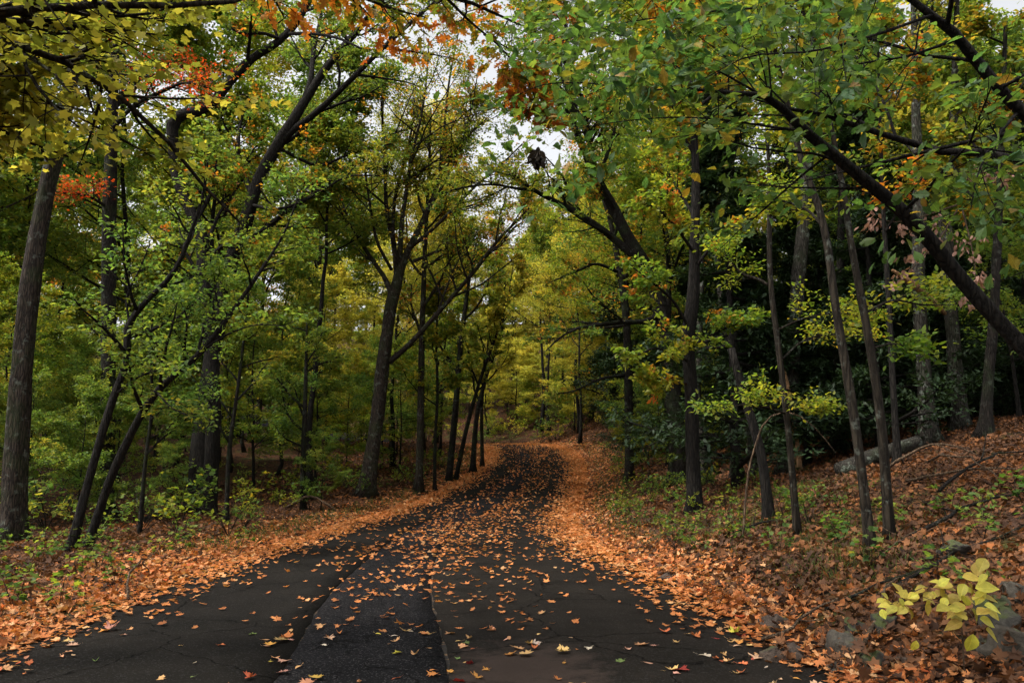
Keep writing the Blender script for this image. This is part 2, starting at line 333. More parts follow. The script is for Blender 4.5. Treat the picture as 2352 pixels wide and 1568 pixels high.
T_SPRAY = (np.array([(0, 0, 0), (.30, .20, -.02), (1, 0, -.10), (.30, -.20, -.02)]), np.array([(0, 1, 2), (0, 2, 3)], np.int32))

def leaves_np(tmpl, pos, axis, nrm, size, lv):
    V, F = tmpl; n = len(pos)
    a = norm(axis); b = norm(np.cross(nrm, a)); c = np.cross(a, b)
    fr = np.stack([a, b, c], 1) * size[:, None, None]               # (n,3,3)
    verts = np.einsum('vi,nij->nvj', V, fr) + pos[:, None, :]
    tris = F[None] + (np.arange(n) * len(V))[:, None, None]
    return verts.reshape(-1, 3), tris.reshape(-1, 3), np.repeat(lv, len(V))

def leaf_frames(P, per, rng, t0=.15, spread=.06, tilt=.55, size=(.08, .13), updown=0.0):
    """leaves along twigs P (n,k,3)"""
    n, k, _ = P.shape; idx = np.repeat(np.arange(n), per); m = len(idx)
    t = t0 + (1 - t0) * rng.uniform(0, 1, m) ** .8
    f = t * (k - 1); i = np.minimum(f.astype(int), k - 2); s = (f - i)[:, None]
    pos = P[idx, i] * (1 - s) + P[idx, i + 1] * s + rng.normal(size=(m, 3)) * spread * np.array([1, 1, .6])
    tan = P[idx, i + 1] - P[idx, i]; tan = norm(tan)
    side = rng.normal(size=(m, 3)); ax = norm(tan * .7 + side * .8); ax[:, 2] = ax[:, 2] * .6 - updown
    nr = norm(np.array([0, 0, 1.0]) + rng.normal(size=(m, 3)) * tilt)
    sz = rng.uniform(*size, m)
    return pos, ax, nr, sz, rng.uniform(0, 1, m)

def wood(name, P, R, sides, mat, base, parent=None, rough=0.0, seed=0, lobes=None):
    V, Q = tubes(np.asarray(P), np.asarray(R), sides, rough, seed, lobes)
    return obj(name, mesh_np(name, V - base, Q, mat, smooth=True, quads=True), parent)

# ------------------------------------------------------------------ trees
def poly_from_px(pts, Y, first_on_ground=False):
    out = []
    for i, p in enumerate(pts):
        x, y, w = p[:3]; yy = Y + (p[3] if len(p) > 3 else 0.0)
        q = ground_at(x, yy) - np.array([0, 0, .12]) if (first_on_ground and i == 0) else pix(x, y, yy)
        depth = math.hypot(yy, 0)
        out.append((*q, w * depth / FP / 2.0))
    return np.array(out)

DENS = 1.8
def hero_tree(name, label, Y, trunk, limbs=(), bark='dark', leaf='green', group=None, auto=6, auto_t=(.45, .97), auto_len=.3, auto_ang=(35, 65), br=7, tw=7, per=10,
              tmpl=T_DIAMOND, size=(.09, .15), tilt=.55, seed=1, leaf2=None, share2=.0, ws=1.0, limb_t1=1.0, br_len=.42, tw_len=.42, spread=.08, kt=30, sides=14, flare=1.15, cat='tree', zflat=.5, updown=.1, bare=False, limb_t0=.2):
    rng = np.random.default_rng(seed)
    tp = poly_from_px(trunk, Y, True) if not isinstance(trunk, np.ndarray) else trunk.copy()
    tp[:, 3] *= ws
    tp = resample(tp, kt)
    hz = np.linalg.norm(tp[:, :3] - tp[0, :3], axis=1)
    tp[:, 3] *= 1 + (flare - 1) * np.exp(-(hz / .35))
    base = tp[0, :3] + np.array([0, 0, .12])
    root = empty(name, base, label, cat, group)
    P0, R0 = tp[None, :, :3], np.maximum(tp[None, :, 3], .006)
    wood('trunk', P0, R0, sides, BARK[bark], base, root, .085, seed, lobes=(.6 * np.exp(-hz / .26))[None])
    L1, LR = [], []
    for l in limbs:
        q = resample(poly_from_px(l, Y) if not isinstance(l, np.ndarray) else l, 12); L1.append(q[:, :3]); LR.append(np.maximum(q[:, 3] * ws, .005))
    if auto:
        a, ar = grow(P0, R0, auto, auto_t[0], auto_t[1], auto_len, auto_ang, 12, rng, zflat=.2, zup=.25, wig=.10, taper=.3)
        L1 += list(a); LR += list(ar)
    for q, r in zip(L1, LR):
        wood('limb', q[None], r[None], 8, BARK[bark], base, root, .05, seed)
    if not L1: return root
    L1, LR = np.array(L1), np.array(LR)
    # the trunk's own top carries branches too
    B, BR = grow(L1, LR, br, limb_t0, limb_t1, br_len, (30, 65), 6, rng, zflat=zflat, zup=.08)
    nb = max(3, br // 2)
    top = resample(np.c_[P0[0], R0[0]][int(kt * .6):], 12)
    B2, BR2 = grow(top[None, :, :3], top[None, :, 3], nb, .3, 1.0, br_len * .8, (30, 65), 6, rng, zflat=zflat, zup=.1)
    B, BR = np.concatenate([B, B2]), np.concatenate([BR, BR2])
    TW, TR = grow(B, BR, tw + 2, .12, 1.0, tw_len * 1.1, (25, 70), 4, rng, zflat=zflat, zup=.02, wig=.16, lmin=.25 if Y > 8 else .15)
    per = int(per * DENS)
    v1, q1 = tubes(B, BR, 5); v2, q2 = tubes(TW, TR, 3)
    obj('twigs', mesh_np('twigs', np.r_[v1, v2] - base, np.r_[q1, q2 + len(v1)], BARK[bark], smooth=True, quads=True), root, kind='stuff')
    if bare: return root
    pos, ax, nr, sz, lv = leaf_frames(TW, per, rng, spread=spread, tilt=tilt, size=size, updown=updown)
    if leaf2 and share2 > 0:
        w = rng.permutation(len(TW)) < share2 * len(TW); sel = np.repeat(w, per)
        V, F, a = leaves_np(tmpl, pos[sel] - base, ax[sel], nr[sel], sz[sel], lv[sel]); obj('crown', mesh_np('crown', V, F, LM[leaf2], a), root, kind='stuff')
        pos, ax, nr, sz, lv = pos[~sel], ax[~sel], nr[~sel], sz[~sel], lv[~sel]
    V, F, a = leaves_np(tmpl, pos - base, ax, nr, sz, lv)
    obj('crown', mesh_np('crown', V, F, LM[leaf], a), root, kind='stuff')
    return root

def copy_thing(root, loc, rz, sc, label, group, leaf=None, bark=None, tilt=(0, 0)):
    r = root.copy(); COL.objects.link(r); r.location = [float(v) for v in loc]; r.rotation_euler = (tilt[0], tilt[1], rz); r.scale = (sc[0], sc[0], sc[1])
    r['label'] = label; r['group'] = group
    for ch in list(root.children):
        c = ch.copy(); COL.objects.link(c); c.parent = r
        set_mats(c, leaf, bark)
    return r
def set_mats(c, leaf, bark):
    nm = c.name.split('.')[0]
    m = LM[leaf] if (leaf and nm in ('crown', 'leaves', 'leaf')) else (BARK[bark] if bark and nm in ('trunk', 'limb', 'branches', 'twigs', 'stem') else None)
    if m is not None:
        for s in c.material_slots: s.link = 'OBJECT'; s.material = m

def forest_tree(name, label, cat, group, seed, height, crown0, rad, nl, br, tw, per, size, tmpl=T_DIAMOND, lean=.04, trunk_r=.2, leaf='green', bark='dark', ang=(40, 70), form='broad', twigs=True, wig=.1, tilt=.6):
    """a whole woodland tree at the origin; used for copies"""
    rng = np.random.default_rng(seed)
    k = 16; z = np.linspace(-.15, height, k); off = np.cumsum(rng.normal(size=(k, 2)) * lean * height / k * 1.6, 0); off -= off[0]
    r = trunk_r * (1 - .93 * (np.maximum(z, 0) / height) ** .9); r[0] *= 1.7; r[1] *= 1.12
    P0 = np.c_[off, z][None]; R0 = r[None]
    root = empty(name, (0, 0, 0), label, cat, group)
    base = np.zeros(3)
    wood('trunk', P0, R0, 10, BARK[bark], base, root, .05, seed)
    f0 = crown0 / height
    L1, LR = grow(P0, R0, nl, f0, .98, rad / height, ang, 8, rng, zflat=.3, zup={'broad': .14, 'flat': -.02, 'conifer': -.12}[form], wig=wig, taper=.25)
    if form == 'conifer':
        t = (L1[:, 0, 2] - crown0) / (height - crown0); s = (1.05 - .9 * t)[:, None, None]; L1 = L1[:, :1] + (L1 - L1[:, :1]) * s
    B, BR = grow(L1, LR, br, .15, 1.0, .5, (35, 75), 4, rng, zflat=.7, zup=.04)
    TW, TR = grow(B, BR, tw, .1, 1.0, .6, (30, 75), 3, rng, zflat=.75, zup=.0, wig=.18, lmin=.35)
    v0, q0 = tubes(L1, LR, 5)
    if twigs:
        v1, q1 = tubes(B, BR, 3); v0, q0 = np.r_[v0, v1], np.r_[q0, q1 + len(v0)]
    obj('branches', mesh_np('branches', v0, q0, BARK[bark], smooth=True, quads=True), root, kind='stuff')
    pos, ax, nr, sz, lv = leaf_frames(TW, per, rng, spread=.07 if form == 'flat' else .16, tilt=tilt, size=size, updown=.12)
    V, F, a = leaves_np(tmpl, pos, ax, nr, sz, lv); obj('crown', mesh_np('crown', V, F, LM[leaf], a), root, kind='stuff')
    return root

# ------------------------------------------------------------------ ground
def ground_material():
    m, nt, out = nmat('forest_floor'); L = nt.links.new
    tc = N(nt, 'ShaderNodeTexCoord')
    vo = N(nt, 'ShaderNodeTexVoronoi'); vo.inputs['Scale'].default_value = 13; vo.inputs['Randomness'].default_value = 1
    nz = N(nt, 'ShaderNodeTexNoise'); nz.inputs['Scale'].default_value = 9; nz.inputs['Detail'].default_value = 6
    va = N(nt, 'ShaderNodeVectorMath', operation='MULTIPLY_ADD'); L(nz.outputs['Color'], va.inputs[0]); va.inputs[1].default_value = (.12, .12, .12); L(tc.outputs['Object'], va.inputs[2])
    L(tc.outputs['Object'], nz.inputs['Vector']); L(va.outputs[0], vo.inputs['Vector'])
    sep = N(nt, 'ShaderNodeSeparateColor'); L(vo.outputs['Color'], sep.inputs[0])
    r = ramp(nt, [(0, (.008, .005, .004)), (.4, (.025, .013, .008)), (.7, (.06, .026, .012)), (.88, (.13, .05, .02)), (1, (.05, .03, .016))]); L(sep.outputs[0], r.inputs[0])
    n2 = N(nt, 'ShaderNodeTexNoise'); n2.inputs['Scale'].default_value = .9; n2.inputs['Detail'].default_value = 4; L(tc.outputs['Object'], n2.inputs['Vector'])
    mk = ramp(nt, [(.56, (0, 0, 0)), (.68, (1, 1, 1))]); L(n2.outputs['Fac'], mk.inputs[0])
    mx = N(nt, 'ShaderNodeMix', data_type='RGBA'); L(math_node(nt, 'MULTIPLY', mk.outputs[0], .6), mx.inputs[0]); L(r.outputs[0], mx.inputs[6]); mx.inputs[7].default_value = (.045, .06, .015, 1)
    p = N(nt, 'ShaderNodeBsdfPrincipled'); p.inputs['Roughness'].default_value = .95; p.inputs['Specular IOR Level'].default_value = .1; L(mx.outputs[2], p.inputs['Base Color'])
    b = N(nt, 'ShaderNodeBump'); b.inputs['Strength'].default_value = .8; b.inputs['Distance'].default_value = .04; L(vo.outputs['Distance'], b.inputs['Height']); L(b.outputs[0], p.inputs['Normal'])
    L(p.outputs[0], out.inputs['Surface']); return m
def strip_mesh(name, lo, hi, ys, cols, zoff, mat, skirt=.05, rag=.012, seed=0):
    """a sheet between two curves with ragged edges and side faces"""
    rg = np.random.default_rng(seed); n = len(ys)
    jl = _smooth(rg.normal(size=n) * rag * 2, np.array([.25, .5, .25])); jr = _smooth(rg.normal(size=n) * rag * 2, np.array([.25, .5, .25]))
    a, b = lo(ys) + jl, hi(ys) + jr
    t = np.linspace(0, 1, cols)[None]; X = a[:, None] * (1 - t) + b[:, None] * t
    Yg = np.repeat(ys[:, None], cols, 1); Z = road_z(Yg) + zoff + .004 * np.sin(3.1 * X + .7 * Yg) + .003 * np.sin(5 * Yg + X)
    V = np.stack([X, Yg, Z], -1)
    V = np.concatenate([V[:, :1] - [0, 0, skirt], V, V[:, -1:] - [0, 0, skirt]], 1); c = cols + 2
    i = (np.arange(n - 1) * c)[:, None]; j = np.arange(c - 1)[None]
    q = np.stack([i + j, i + j + 1, i + c + j + 1, i + c + j], -1).reshape(-1, 4)
    return mesh_np(name, V.reshape(-1, 3), q, mat, smooth=False, quads=True)

s_off = np.r_[-400, -200, -110, -70, -45, -30, np.arange(-24, -9, 1.0), np.arange(-9, -3.2, .3), -3.1, -3.0, -2.85, -2.4, -1.2, 0, 1.2, 2.4, 2.85, 3.0, 3.1, np.arange(3.3, 12, .3), np.arange(12, 26, 1.0), 30, 45, 70, 110, 200, 400]
y_off = np.r_[-300, -120, -60, -40, -30, -20, -12, -8, np.arange(-5, 30, .3), np.arange(30, 70, .6), np.arange(70, 130, 3.0), 140, 170, 220, 300, 420, 600]
Sg, Yg = np.meshgrid(s_off, y_off)
cen, hw = (road_l(Yg) + road_r(Yg)) / 2, (road_r(Yg) - road_l(Yg)) / 2
Xg = cen + Sg + np.sign(Sg) * (hw - 3.0) * np.clip(np.abs(Sg) / 3, 0, 1)
Zg = ground_z(Xg, Yg) - np.where(np.abs(Sg) < 2.95, .09, 0.0)
nr_, nc_ = Sg.shape; i = (np.arange(nr_ - 1) * nc_)[:, None]; j = np.arange(nc_ - 1)[None]
gq = np.stack([i + j, i + j + 1, i + nc_ + j + 1, i + nc_ + j], -1).reshape(-1, 4)
obj('ground', mesh_np('ground', np.stack([Xg, Yg, Zg], -1).reshape(-1, 3), gq, ground_material(), smooth=True, quads=True), kind='structure', label='forest floor of soil and dead leaves rising to the right', category='ground')

def asphalt(name, base, light, speck, crack=0.0, stain=None, crack_scale=3.0, cw=.03):
    m, nt, out = nmat(name); L = nt.links.new
    tc = N(nt, 'ShaderNodeTexCoord')
    n1 = N(nt, 'ShaderNodeTexNoise'); n1.inputs['Scale'].default_value = 1.1; n1.inputs['Detail'].default_value = 6; n1.inputs['Roughness'].default_value = .6; L(tc.outputs['Object'], n1.inputs['Vector'])
    r = ramp(nt, [(.3, base), (.72, light)]); L(n1.outputs['Fac'], r.inputs[0]); col = r.outputs[0]
    n2 = N(nt, 'ShaderNodeTexVoronoi'); n2.inputs['Scale'].default_value = 95; L(tc.outputs['Object'], n2.inputs['Vector'])
    sp = N(nt, 'ShaderNodeSeparateColor'); L(n2.outputs['Color'], sp.inputs[0])
    mk = ramp(nt, [(.86, (0, 0, 0)), (.97, (1, 1, 1))]); L(sp.outputs[0], mk.inputs[0])
    mx = N(nt, 'ShaderNodeMix', data_type='RGBA'); L(math_node(nt, 'MULTIPLY', mk.outputs[0], speck), mx.inputs[0]); L(col, mx.inputs[6]); mx.inputs[7].default_value = (.07, .065, .065, 1); col = mx.outputs[2]
    hgt = math_node(nt, 'MULTIPLY', n2.outputs['Distance'], .35)
    if stain:
        cx, cy, rx, ry, sc = stain
        n4 = N(nt, 'ShaderNodeTexNoise'); n4.inputs['Scale'].default_value = 4; n4.inputs['Detail'].default_value = 7; n4.inputs['Roughness'].default_value = .7; L(tc.outputs['Object'], n4.inputs['Vector'])
        mp = N(nt, 'ShaderNodeMapping', vector_type='POINT'); mp.inputs['Location'].default_value = (-cx / rx, -cy / ry, 0); mp.inputs['Scale'].default_value = (1 / rx, 1 / ry, 0); L(tc.outputs['Object'], mp.inputs[0])
        ln = N(nt, 'ShaderNodeVectorMath', operation='LENGTH'); L(mp.outputs[0], ln.inputs[0])
        d = math_node(nt, 'ADD', ln.outputs['Value'], math_node(nt, 'MULTIPLY', math_node(nt, 'SUBTRACT', n4.outputs['Fac'], .5), 2.6))
        mk = ramp(nt, [(.45, (1, 1, 1)), (1.0, (0, 0, 0))]); L(d, mk.inputs[0])
        mx = N(nt, 'ShaderNodeMix', data_type='RGBA'); L(math_node(nt, 'MULTIPLY', mk.outputs[0], .75), mx.inputs[0]); L(col, mx.inputs[6]); mx.inputs[7].default_value = (*sc, 1); col = mx.outputs[2]
    if crack:
        n3 = N(nt, 'ShaderNodeTexNoise'); n3.inputs['Scale'].default_value = 5; n3.inputs['Detail'].default_value = 5; L(tc.outputs['Object'], n3.inputs['Vector'])
        va = N(nt, 'ShaderNodeVectorMath', operation='MULTIPLY_ADD'); L(n3.outputs['Color'], va.inputs[0]); va.inputs[1].default_value = (.22, .22, .22); L(tc.outputs['Object'], va.inputs[2])
        vc = N(nt, 'ShaderNodeTexVoronoi', feature='DISTANCE_TO_EDGE'); vc.inputs['Scale'].default_value = crack_scale; L(va.outputs[0], vc.inputs['Vector'])
        ck = ramp(nt, [(.0, (1, 1, 1)), (cw * .35, (1, 1, 1)), (cw, (0, 0, 0))]); L(vc.outputs['Distance'], ck.inputs[0])
        cf = math_node(nt, 'MULTIPLY', ck.outputs[0], crack)
        mx = N(nt, 'ShaderNodeMix', data_type='RGBA'); L(cf, mx.inputs[0]); L(col, mx.inputs[6]); mx.inputs[7].default_value = (.0018, .0016, .0015, 1); col = mx.outputs[2]
        hgt = math_node(nt, 'SUBTRACT', hgt, math_node(nt, 'MULTIPLY', cf, 1.5))
    p = N(nt, 'ShaderNodeBsdfPrincipled'); p.inputs['Roughness'].default_value = .95; p.inputs['Specular IOR Level'].default_value = .03; L(col, p.inputs['Base Color'])
    b = N(nt, 'ShaderNodeBump'); b.inputs['Strength'].default_value = .6; b.inputs['Distance'].default_value = .008; L(hgt, b.inputs['Height']); L(b.outputs[0], p.inputs['Normal'])
    L(p.outputs[0], out.inputs['Surface']); return m

ysr = np.r_[np.arange(-8, 20, .12), np.arange(20, 100, .4)]
m_bed, nt, out = nmat('seam_dirt'); p = N(nt, 'ShaderNodeBsdfPrincipled'); p.inputs['Roughness'].default_value = 1.0
nz = N(nt, 'ShaderNodeTexNoise'); nz.inputs['Scale'].default_value = 14; nz.inputs['Detail'].default_value = 5; tcn = N(nt, 'ShaderNodeTexCoord'); nt.links.new(tcn.outputs['Object'], nz.inputs['Vector'])
rr_ = ramp(nt, [(.5, (.006, .005, .004)), (.66, (.16, .09, .04))]); nt.links.new(nz.outputs['Fac'], rr_.inputs[0]); nt.links.new(rr_.outputs[0], p.inputs['Base Color']); nt.links.new(p.outputs[0], out.inputs['Surface'])
road = obj('road', strip_mesh('road', lambda Y: road_l(Y) + .06, lambda Y: road_r(Y) - .06, ysr, 8, -.014, m_bed, .04, 0.0), kind='structure', label='winding asphalt road strewn with fallen leaves', category='road')
obj('asphalt_strip', strip_mesh('asphalt_strip', road_l, lambda Y: seam_l(Y) - .007, ysr, 8, 0.0, asphalt('asphalt_left', (.0075, .007, .0062), (.0150, .0132, .0112), .35, crack=.8, crack_scale=.7, cw=.007), .06, .006, 1), road, label='left lane of smooth dark asphalt')
obj('asphalt_strip', strip_mesh('asphalt_strip', lambda Y: seam_l(Y) + .007, lambda Y: seam_r(Y) - .010, ysr, 6, -.002, asphalt('asphalt_middle', (.0065, .0063, .0068), (.0115, .011, .0117), .8, crack=.7, crack_scale=2.4, cw=.018), .06, .006, 2), road, label='older blue-black cracked asphalt between the seams')
obj('asphalt_strip', strip_mesh('asphalt_strip', lambda Y: seam_r(Y) + .010, road_r, ysr, 8, .003, asphalt('asphalt_right', (.0085, .0075, .0063), (.0165, .014, .0115), .3, crack=.8, crack_scale=.65, cw=.007, stain=(.12, 6.6, .75, 1.0, (.040, .029, .024))), .06, .006, 3), road, label='right lane of brownish asphalt with a pale worn patch')

# ------------------------------------------------------------------ fallen leaves
def tmpl_curl(outline, c, a, b, cc): return fan(outline, c, lambda x, y: a * (x - .5) ** 2 + b * y * y + cc * (x - .5) * y)
def frame_on(X, Y, tilt, rng, off):
    e = .08; hz = lambda x, y: ground_z(x, y)
    nx = -(hz(X + e, Y) - hz(X - e, Y)) / (2 * e); ny = -(hz(X, Y + e) - hz(X, Y - e)) / (2 * e)
    nrm_ = np.stack([nx, ny, np.ones_like(nx)], -1) + rng.normal(size=(len(X), 3)) * tilt
    ang = rng.uniform(0, 2 * math.pi, len(X)); ax = np.stack([np.cos(ang), np.sin(ang), np.zeros_like(ang)], -1)
    nrm_ = norm(nrm_); ax = norm(ax - (ax * nrm_).sum(1, keepdims=True) * nrm_)
    return np.stack([X, Y, ground_z(X, Y) + off], -1), ax, nrm_
MO, ML, OO = maple_outline(True), maple_outline(False), oak_outline()
OV = ovate_outline()
def worn(outline, seed, a=.05):
    r_ = np.random.default_rng(seed); return [(x + r_.normal() * a * .6, y * r_.uniform(.72, 1.1) + r_.normal() * a * .5) for x, y in outline]
NEAR_T = [tmpl_curl(worn(MO, 1), (.38, 0), .25, .45, .2), tmpl_curl(worn(MO, 2), (.38, 0), .5, -.2, -.2), tmpl_curl(worn(MO, 3, .07), (.38, 0), -.25, .4, .5), tmpl_curl(worn(lobed_outline(), 4), (.5, 0), .4, .5, .2), tmpl_curl(worn(OV, 5, .03), (.5, 0), .3, 1.1, .3), tmpl_curl(worn(OV, 6, .03), (.5, 0), -.3, .7, -.4), tmpl_curl(worn(MO, 7, .06), (.38, 0), .2, 1.3, -.6), tmpl_curl(worn(lobed_outline(), 8, .06), (.5, 0), -.2, .6, .7), tmpl_curl(worn(MO, 9, .09), (.38, 0), 1.3, .4, .2), tmpl_curl(worn(MO, 10, .08), (.38, 0), .1, 2.4, .3), tmpl_curl(worn(lobed_outline(), 11, .05), (.5, 0), 1.1, 1.4, .4)]
NEAR_NAME = ['maple', 'maple', 'maple', 'oak', 'oval', 'oval', 'maple', 'oak', 'maple', 'maple', 'oak']
MID_T = [tmpl_curl(ML, (.38, 0), .5, .9, .3), tmpl_curl(ML, (.38, 0), .9, -.3, -.3), tmpl_curl(OV, (.5, 0), .6, 1.4, .3)]
FAR_T = [(np.array([(0, 0, .05), (.45, .36, .15), (1, 0, .1), (.45, -.36, .15)]), np.array([(0, 1, 2), (0, 2, 3)], np.int32)), (np.array([(0, 0, .15), (.45, .3, .0), (1, 0, .2), (.5, -.36, .05)]), np.array([(0, 1, 2), (0, 2, 3)], np.int32))]

def in_view(X, Y, m=.06): return np.abs(X) < (.5 * 2352 / FP + m) * Y + .3
def litter_object(name, label, parts, mat):
    Vs, Fs, As, n = [], [], [], 0
    for V, F, a in parts: Vs.append(V); Fs.append(F + n); As.append(a); n += len(V)
    return obj(name, mesh_np(name, np.concatenate(Vs), np.concatenate(Fs), mat, np.concatenate(As)), kind='stuff', label=label, category='leaves')
def scatter(X, Y, T, size, tilt, off, rng):
    out = []; w = rng.integers(0, len(T), len(X))
    for k, t in enumerate(T):
        s = w == k
        if not s.any(): continue
        p_, a_, n_ = frame_on(X[s], Y[s], tilt, rng, off[s] if isinstance(off, np.ndarray) else off)
        out.append(leaves_np(t, p_, a_, n_, rng.uniform(*size, s.sum()), rng.uniform(0, 1, s.sum())))
    return out
rng = np.random.default_rng(5)
# leaves lying on the asphalt: candidates with a density that depends on where they lie
def road_density(X, Y):
    l, r, s1, s2 = road_l(Y), road_r(Y), seam_r(Y), seam_l(Y)
    de_l, de_r = X - l, r - X
    # drifts at the edges, wider with distance
    wl = np.interp(Y, [5, 7, 9, 12, 16, 25, 40, 60], [.22, .26, .34, .5, .62, .66, .72, .8]); wr = np.interp(Y, [5, 7, 9, 12, 16, 25, 40, 60], [.22, .28, .36, .5, .7, .7, .8, .95])
    edge = 230 * np.exp(-(de_l / wl) ** 2) + 260 * np.exp(-(de_r / wr) ** 2)
    mid = np.interp(Y, [4, 7, 9, 12, 16, 22, 30, 45, 60], [11, 14, 18, 28, 36, 32, 26, 25, 28])
    # tyre tracks are swept clean
    tr = (1 - .85 * np.exp(-((X - (l + 1.5)) / .6) ** 2)) * (1 - .7 * np.exp(-((X - (r - 1.45)) / .5) ** 2)) * (1 - .85 * np.exp(-((X - (s1 - .35)) / .36) ** 2) * (Y > 22))
    clump = .45 + 1.1 * (np.sin(2.3 * X + 1.1 * Y) * np.sin(1.7 * Y - .9 * X + 1) * .5 + .5) ** 1.5 + .8 * np.exp(-((X - s1 + .2) / .3) ** 2) * (Y > 10)
    return edge + mid * tr * clump
def sample_density(n, y0, y1, dens, xr, dmax, rng):
    Y = rng.uniform(y0, y1, n); lo, hi = xr(Y); X = lo + (hi - lo) * rng.uniform(0, 1, n)
    area = (y1 - y0) * float(np.mean(hi - lo)); keep = rng.uniform(0, 1, n) < dens(X, Y) * area / n
    return X[keep], Y[keep]
near_parts, mid_parts = [], []
indiv = []
X, Y = sample_density(60000, 4.6, 10.5, road_density, lambda Y: (road_l(Y), road_r(Y)), 300, rng)
v = in_view(X, Y); X, Y = X[v], Y[v]; o = np.argsort(Y); X, Y = X[o], Y[o]
de = np.minimum(X - road_l(Y), road_r(Y) - X)
loose = np.where(de > .30)[0][:225]; banded = np.setdiff1d(np.arange(len(X)), loose)
indiv += [(X[k], Y[k], 'road') for k in loose]
near_parts += scatter(X[banded], Y[banded], NEAR_T[:4], (.055, .105), .2, rng.uniform(.006, .03, len(banded)), rng)
X, Y = sample_density(160000, 10.5, 24, road_density, lambda Y: (road_l(Y), road_r(Y)), 300, rng)
mid_parts += scatter(X, Y, MID_T, (.06, .11), .22, rng.uniform(.006, .02, len(X)), rng)
X, Y = sample_density(220000, 24, 66, road_density, lambda Y: (road_l(Y), road_r(Y)), 300, rng)
mid_parts += scatter(X, Y, FAR_T, (.08, .15), .4, rng.uniform(.006, .02, len(X)), rng)
litter_object('fallen_leaves', 'orange and tan fallen leaves scattered and drifted over the road', near_parts + mid_parts, LM['litter_road'])

# banks
def bank_density_l(X, Y):
    d = road_l(Y) - X
    return np.where(d < 1.6, 330, 330 * np.exp(-(d - 1.6) / 5.0)) * np.clip(9 / Y, .25, 1.0) * (.55 + .45 * np.clip(bumps(X * .8, Y * .8) + .6, 0, 1))
def bank_density_r(X, Y):
    d = X - road_r(Y)
    return np.where(d < .9, 380, 300) * np.clip(9 / Y, .2, 1.0) * (.5 + .5 * np.clip(bumps(X, Y) + .6, 0, 1))
X, Y = sample_density(90000, 4.6, 11, bank_density_l, lambda Y: (road_l(Y) - 5, road_l(Y)), 400, rng); v = in_view(X, Y); X, Y = X[v], Y[v]
dl = road_l(Y) - X
sel = np.argsort(Y)[:30]; indiv += [(X[k], Y[k], 'left') for k in sel]
keep = np.ones(len(X), bool); keep[sel] = False; X, Y, dl = X[keep], Y[keep], dl[keep]
b = dl < 1.0 + .5 * rng.normal(size=len(X))
br_parts = scatter(X[b], Y[b], NEAR_T, (.055, .11), .45, rng.uniform(.01, .05, b.sum()), rng)
wd_parts = scatter(X[~b], Y[~b], NEAR_T[:1] + MID_T, (.05, .105), .6, rng.uniform(.01, .05, (~b).sum()), rng)
X, Y = sample_density(160000, 11, 30, bank_density_l, lambda Y: (road_l(Y) - 15, road_l(Y)), 400, rng); v = in_view(X, Y); X, Y = X[v], Y[v]
b = (road_l(Y) - X) < 1.3 + .6 * rng.normal(size=len(X))
br_parts += scatter(X[b], Y[b], MID_T, (.06, .11), .4, rng.uniform(.01, .05, b.sum()), rng)
wd_parts += scatter(X[~b], Y[~b], MID_T, (.06, .115), .6, rng.uniform(.01, .05, (~b).sum()), rng)
X, Y = sample_density(120000, 4.6, 11, bank_density_r, lambda Y: (road_r(Y), road_r(Y) + 6), 400, rng); v = in_view(X, Y); X, Y = X[v], Y[v]
dr = X - road_r(Y)
sel = np.argsort(Y)[:50]; indiv += [(X[k], Y[k], 'right') for k in sel]
keep = np.ones(len(X), bool); keep[sel] = False; X, Y, dr = X[keep], Y[keep], dr[keep]
b = dr < .55 + .35 * rng.normal(size=len(X))
br_parts += scatter(X[b], Y[b], NEAR_T, (.055, .115), .45, rng.uniform(.01, .05, b.sum()), rng)
wd_parts += scatter(X[~b], Y[~b], NEAR_T[:1] + MID_T, (.05, .115), .65, rng.uniform(.01, .06, (~b).sum()), rng)
X, Y = sample_density(160000, 11, 30, bank_density_r, lambda Y: (road_r(Y), road_r(Y) + 14), 400, rng); v = in_view(X, Y); X, Y = X[v], Y[v]
b = (X - road_r(Y)) < .8 + .5 * rng.normal(size=len(X))
br_parts += scatter(X[b], Y[b], MID_T, (.06, .11), .4, rng.uniform(.01, .05, b.sum()), rng)
wd_parts += scatter(X[~b], Y[~b], MID_T, (.06, .115), .6, rng.uniform(.01, .05, (~b).sum()), rng)
for lo_, hi_ in ((lambda Y: road_l(Y) - 9, road_l), (road_r, lambda Y: road_r(Y) + 9)):
    X, Y = sample_density(40000, 30, 66, lambda X, Y: 60.0 + 0 * X, lambda Y: (lo_(Y), hi_(Y)), 200, rng)
    dd = np.minimum(np.abs(X - road_l(Y)), np.abs(X - road_r(Y))); b = dd < 1.3 + .6 * rng.normal(size=len(X))
    mid_parts = scatter(X[b], Y[b], FAR_T, (.11, .18), .3, .03, rng); br_parts += mid_parts
    wd_parts += scatter(X[~b], Y[~b], FAR_T, (.11, .18), .4, .03, rng)
litter_object('fallen_leaves', 'bright orange and red leaves drifted along both road verges', br_parts, LM['litter_bright'])
litter_object('fallen_leaves', 'brown leaf litter covering the forest floor', wd_parts, LM['litter_wood'])

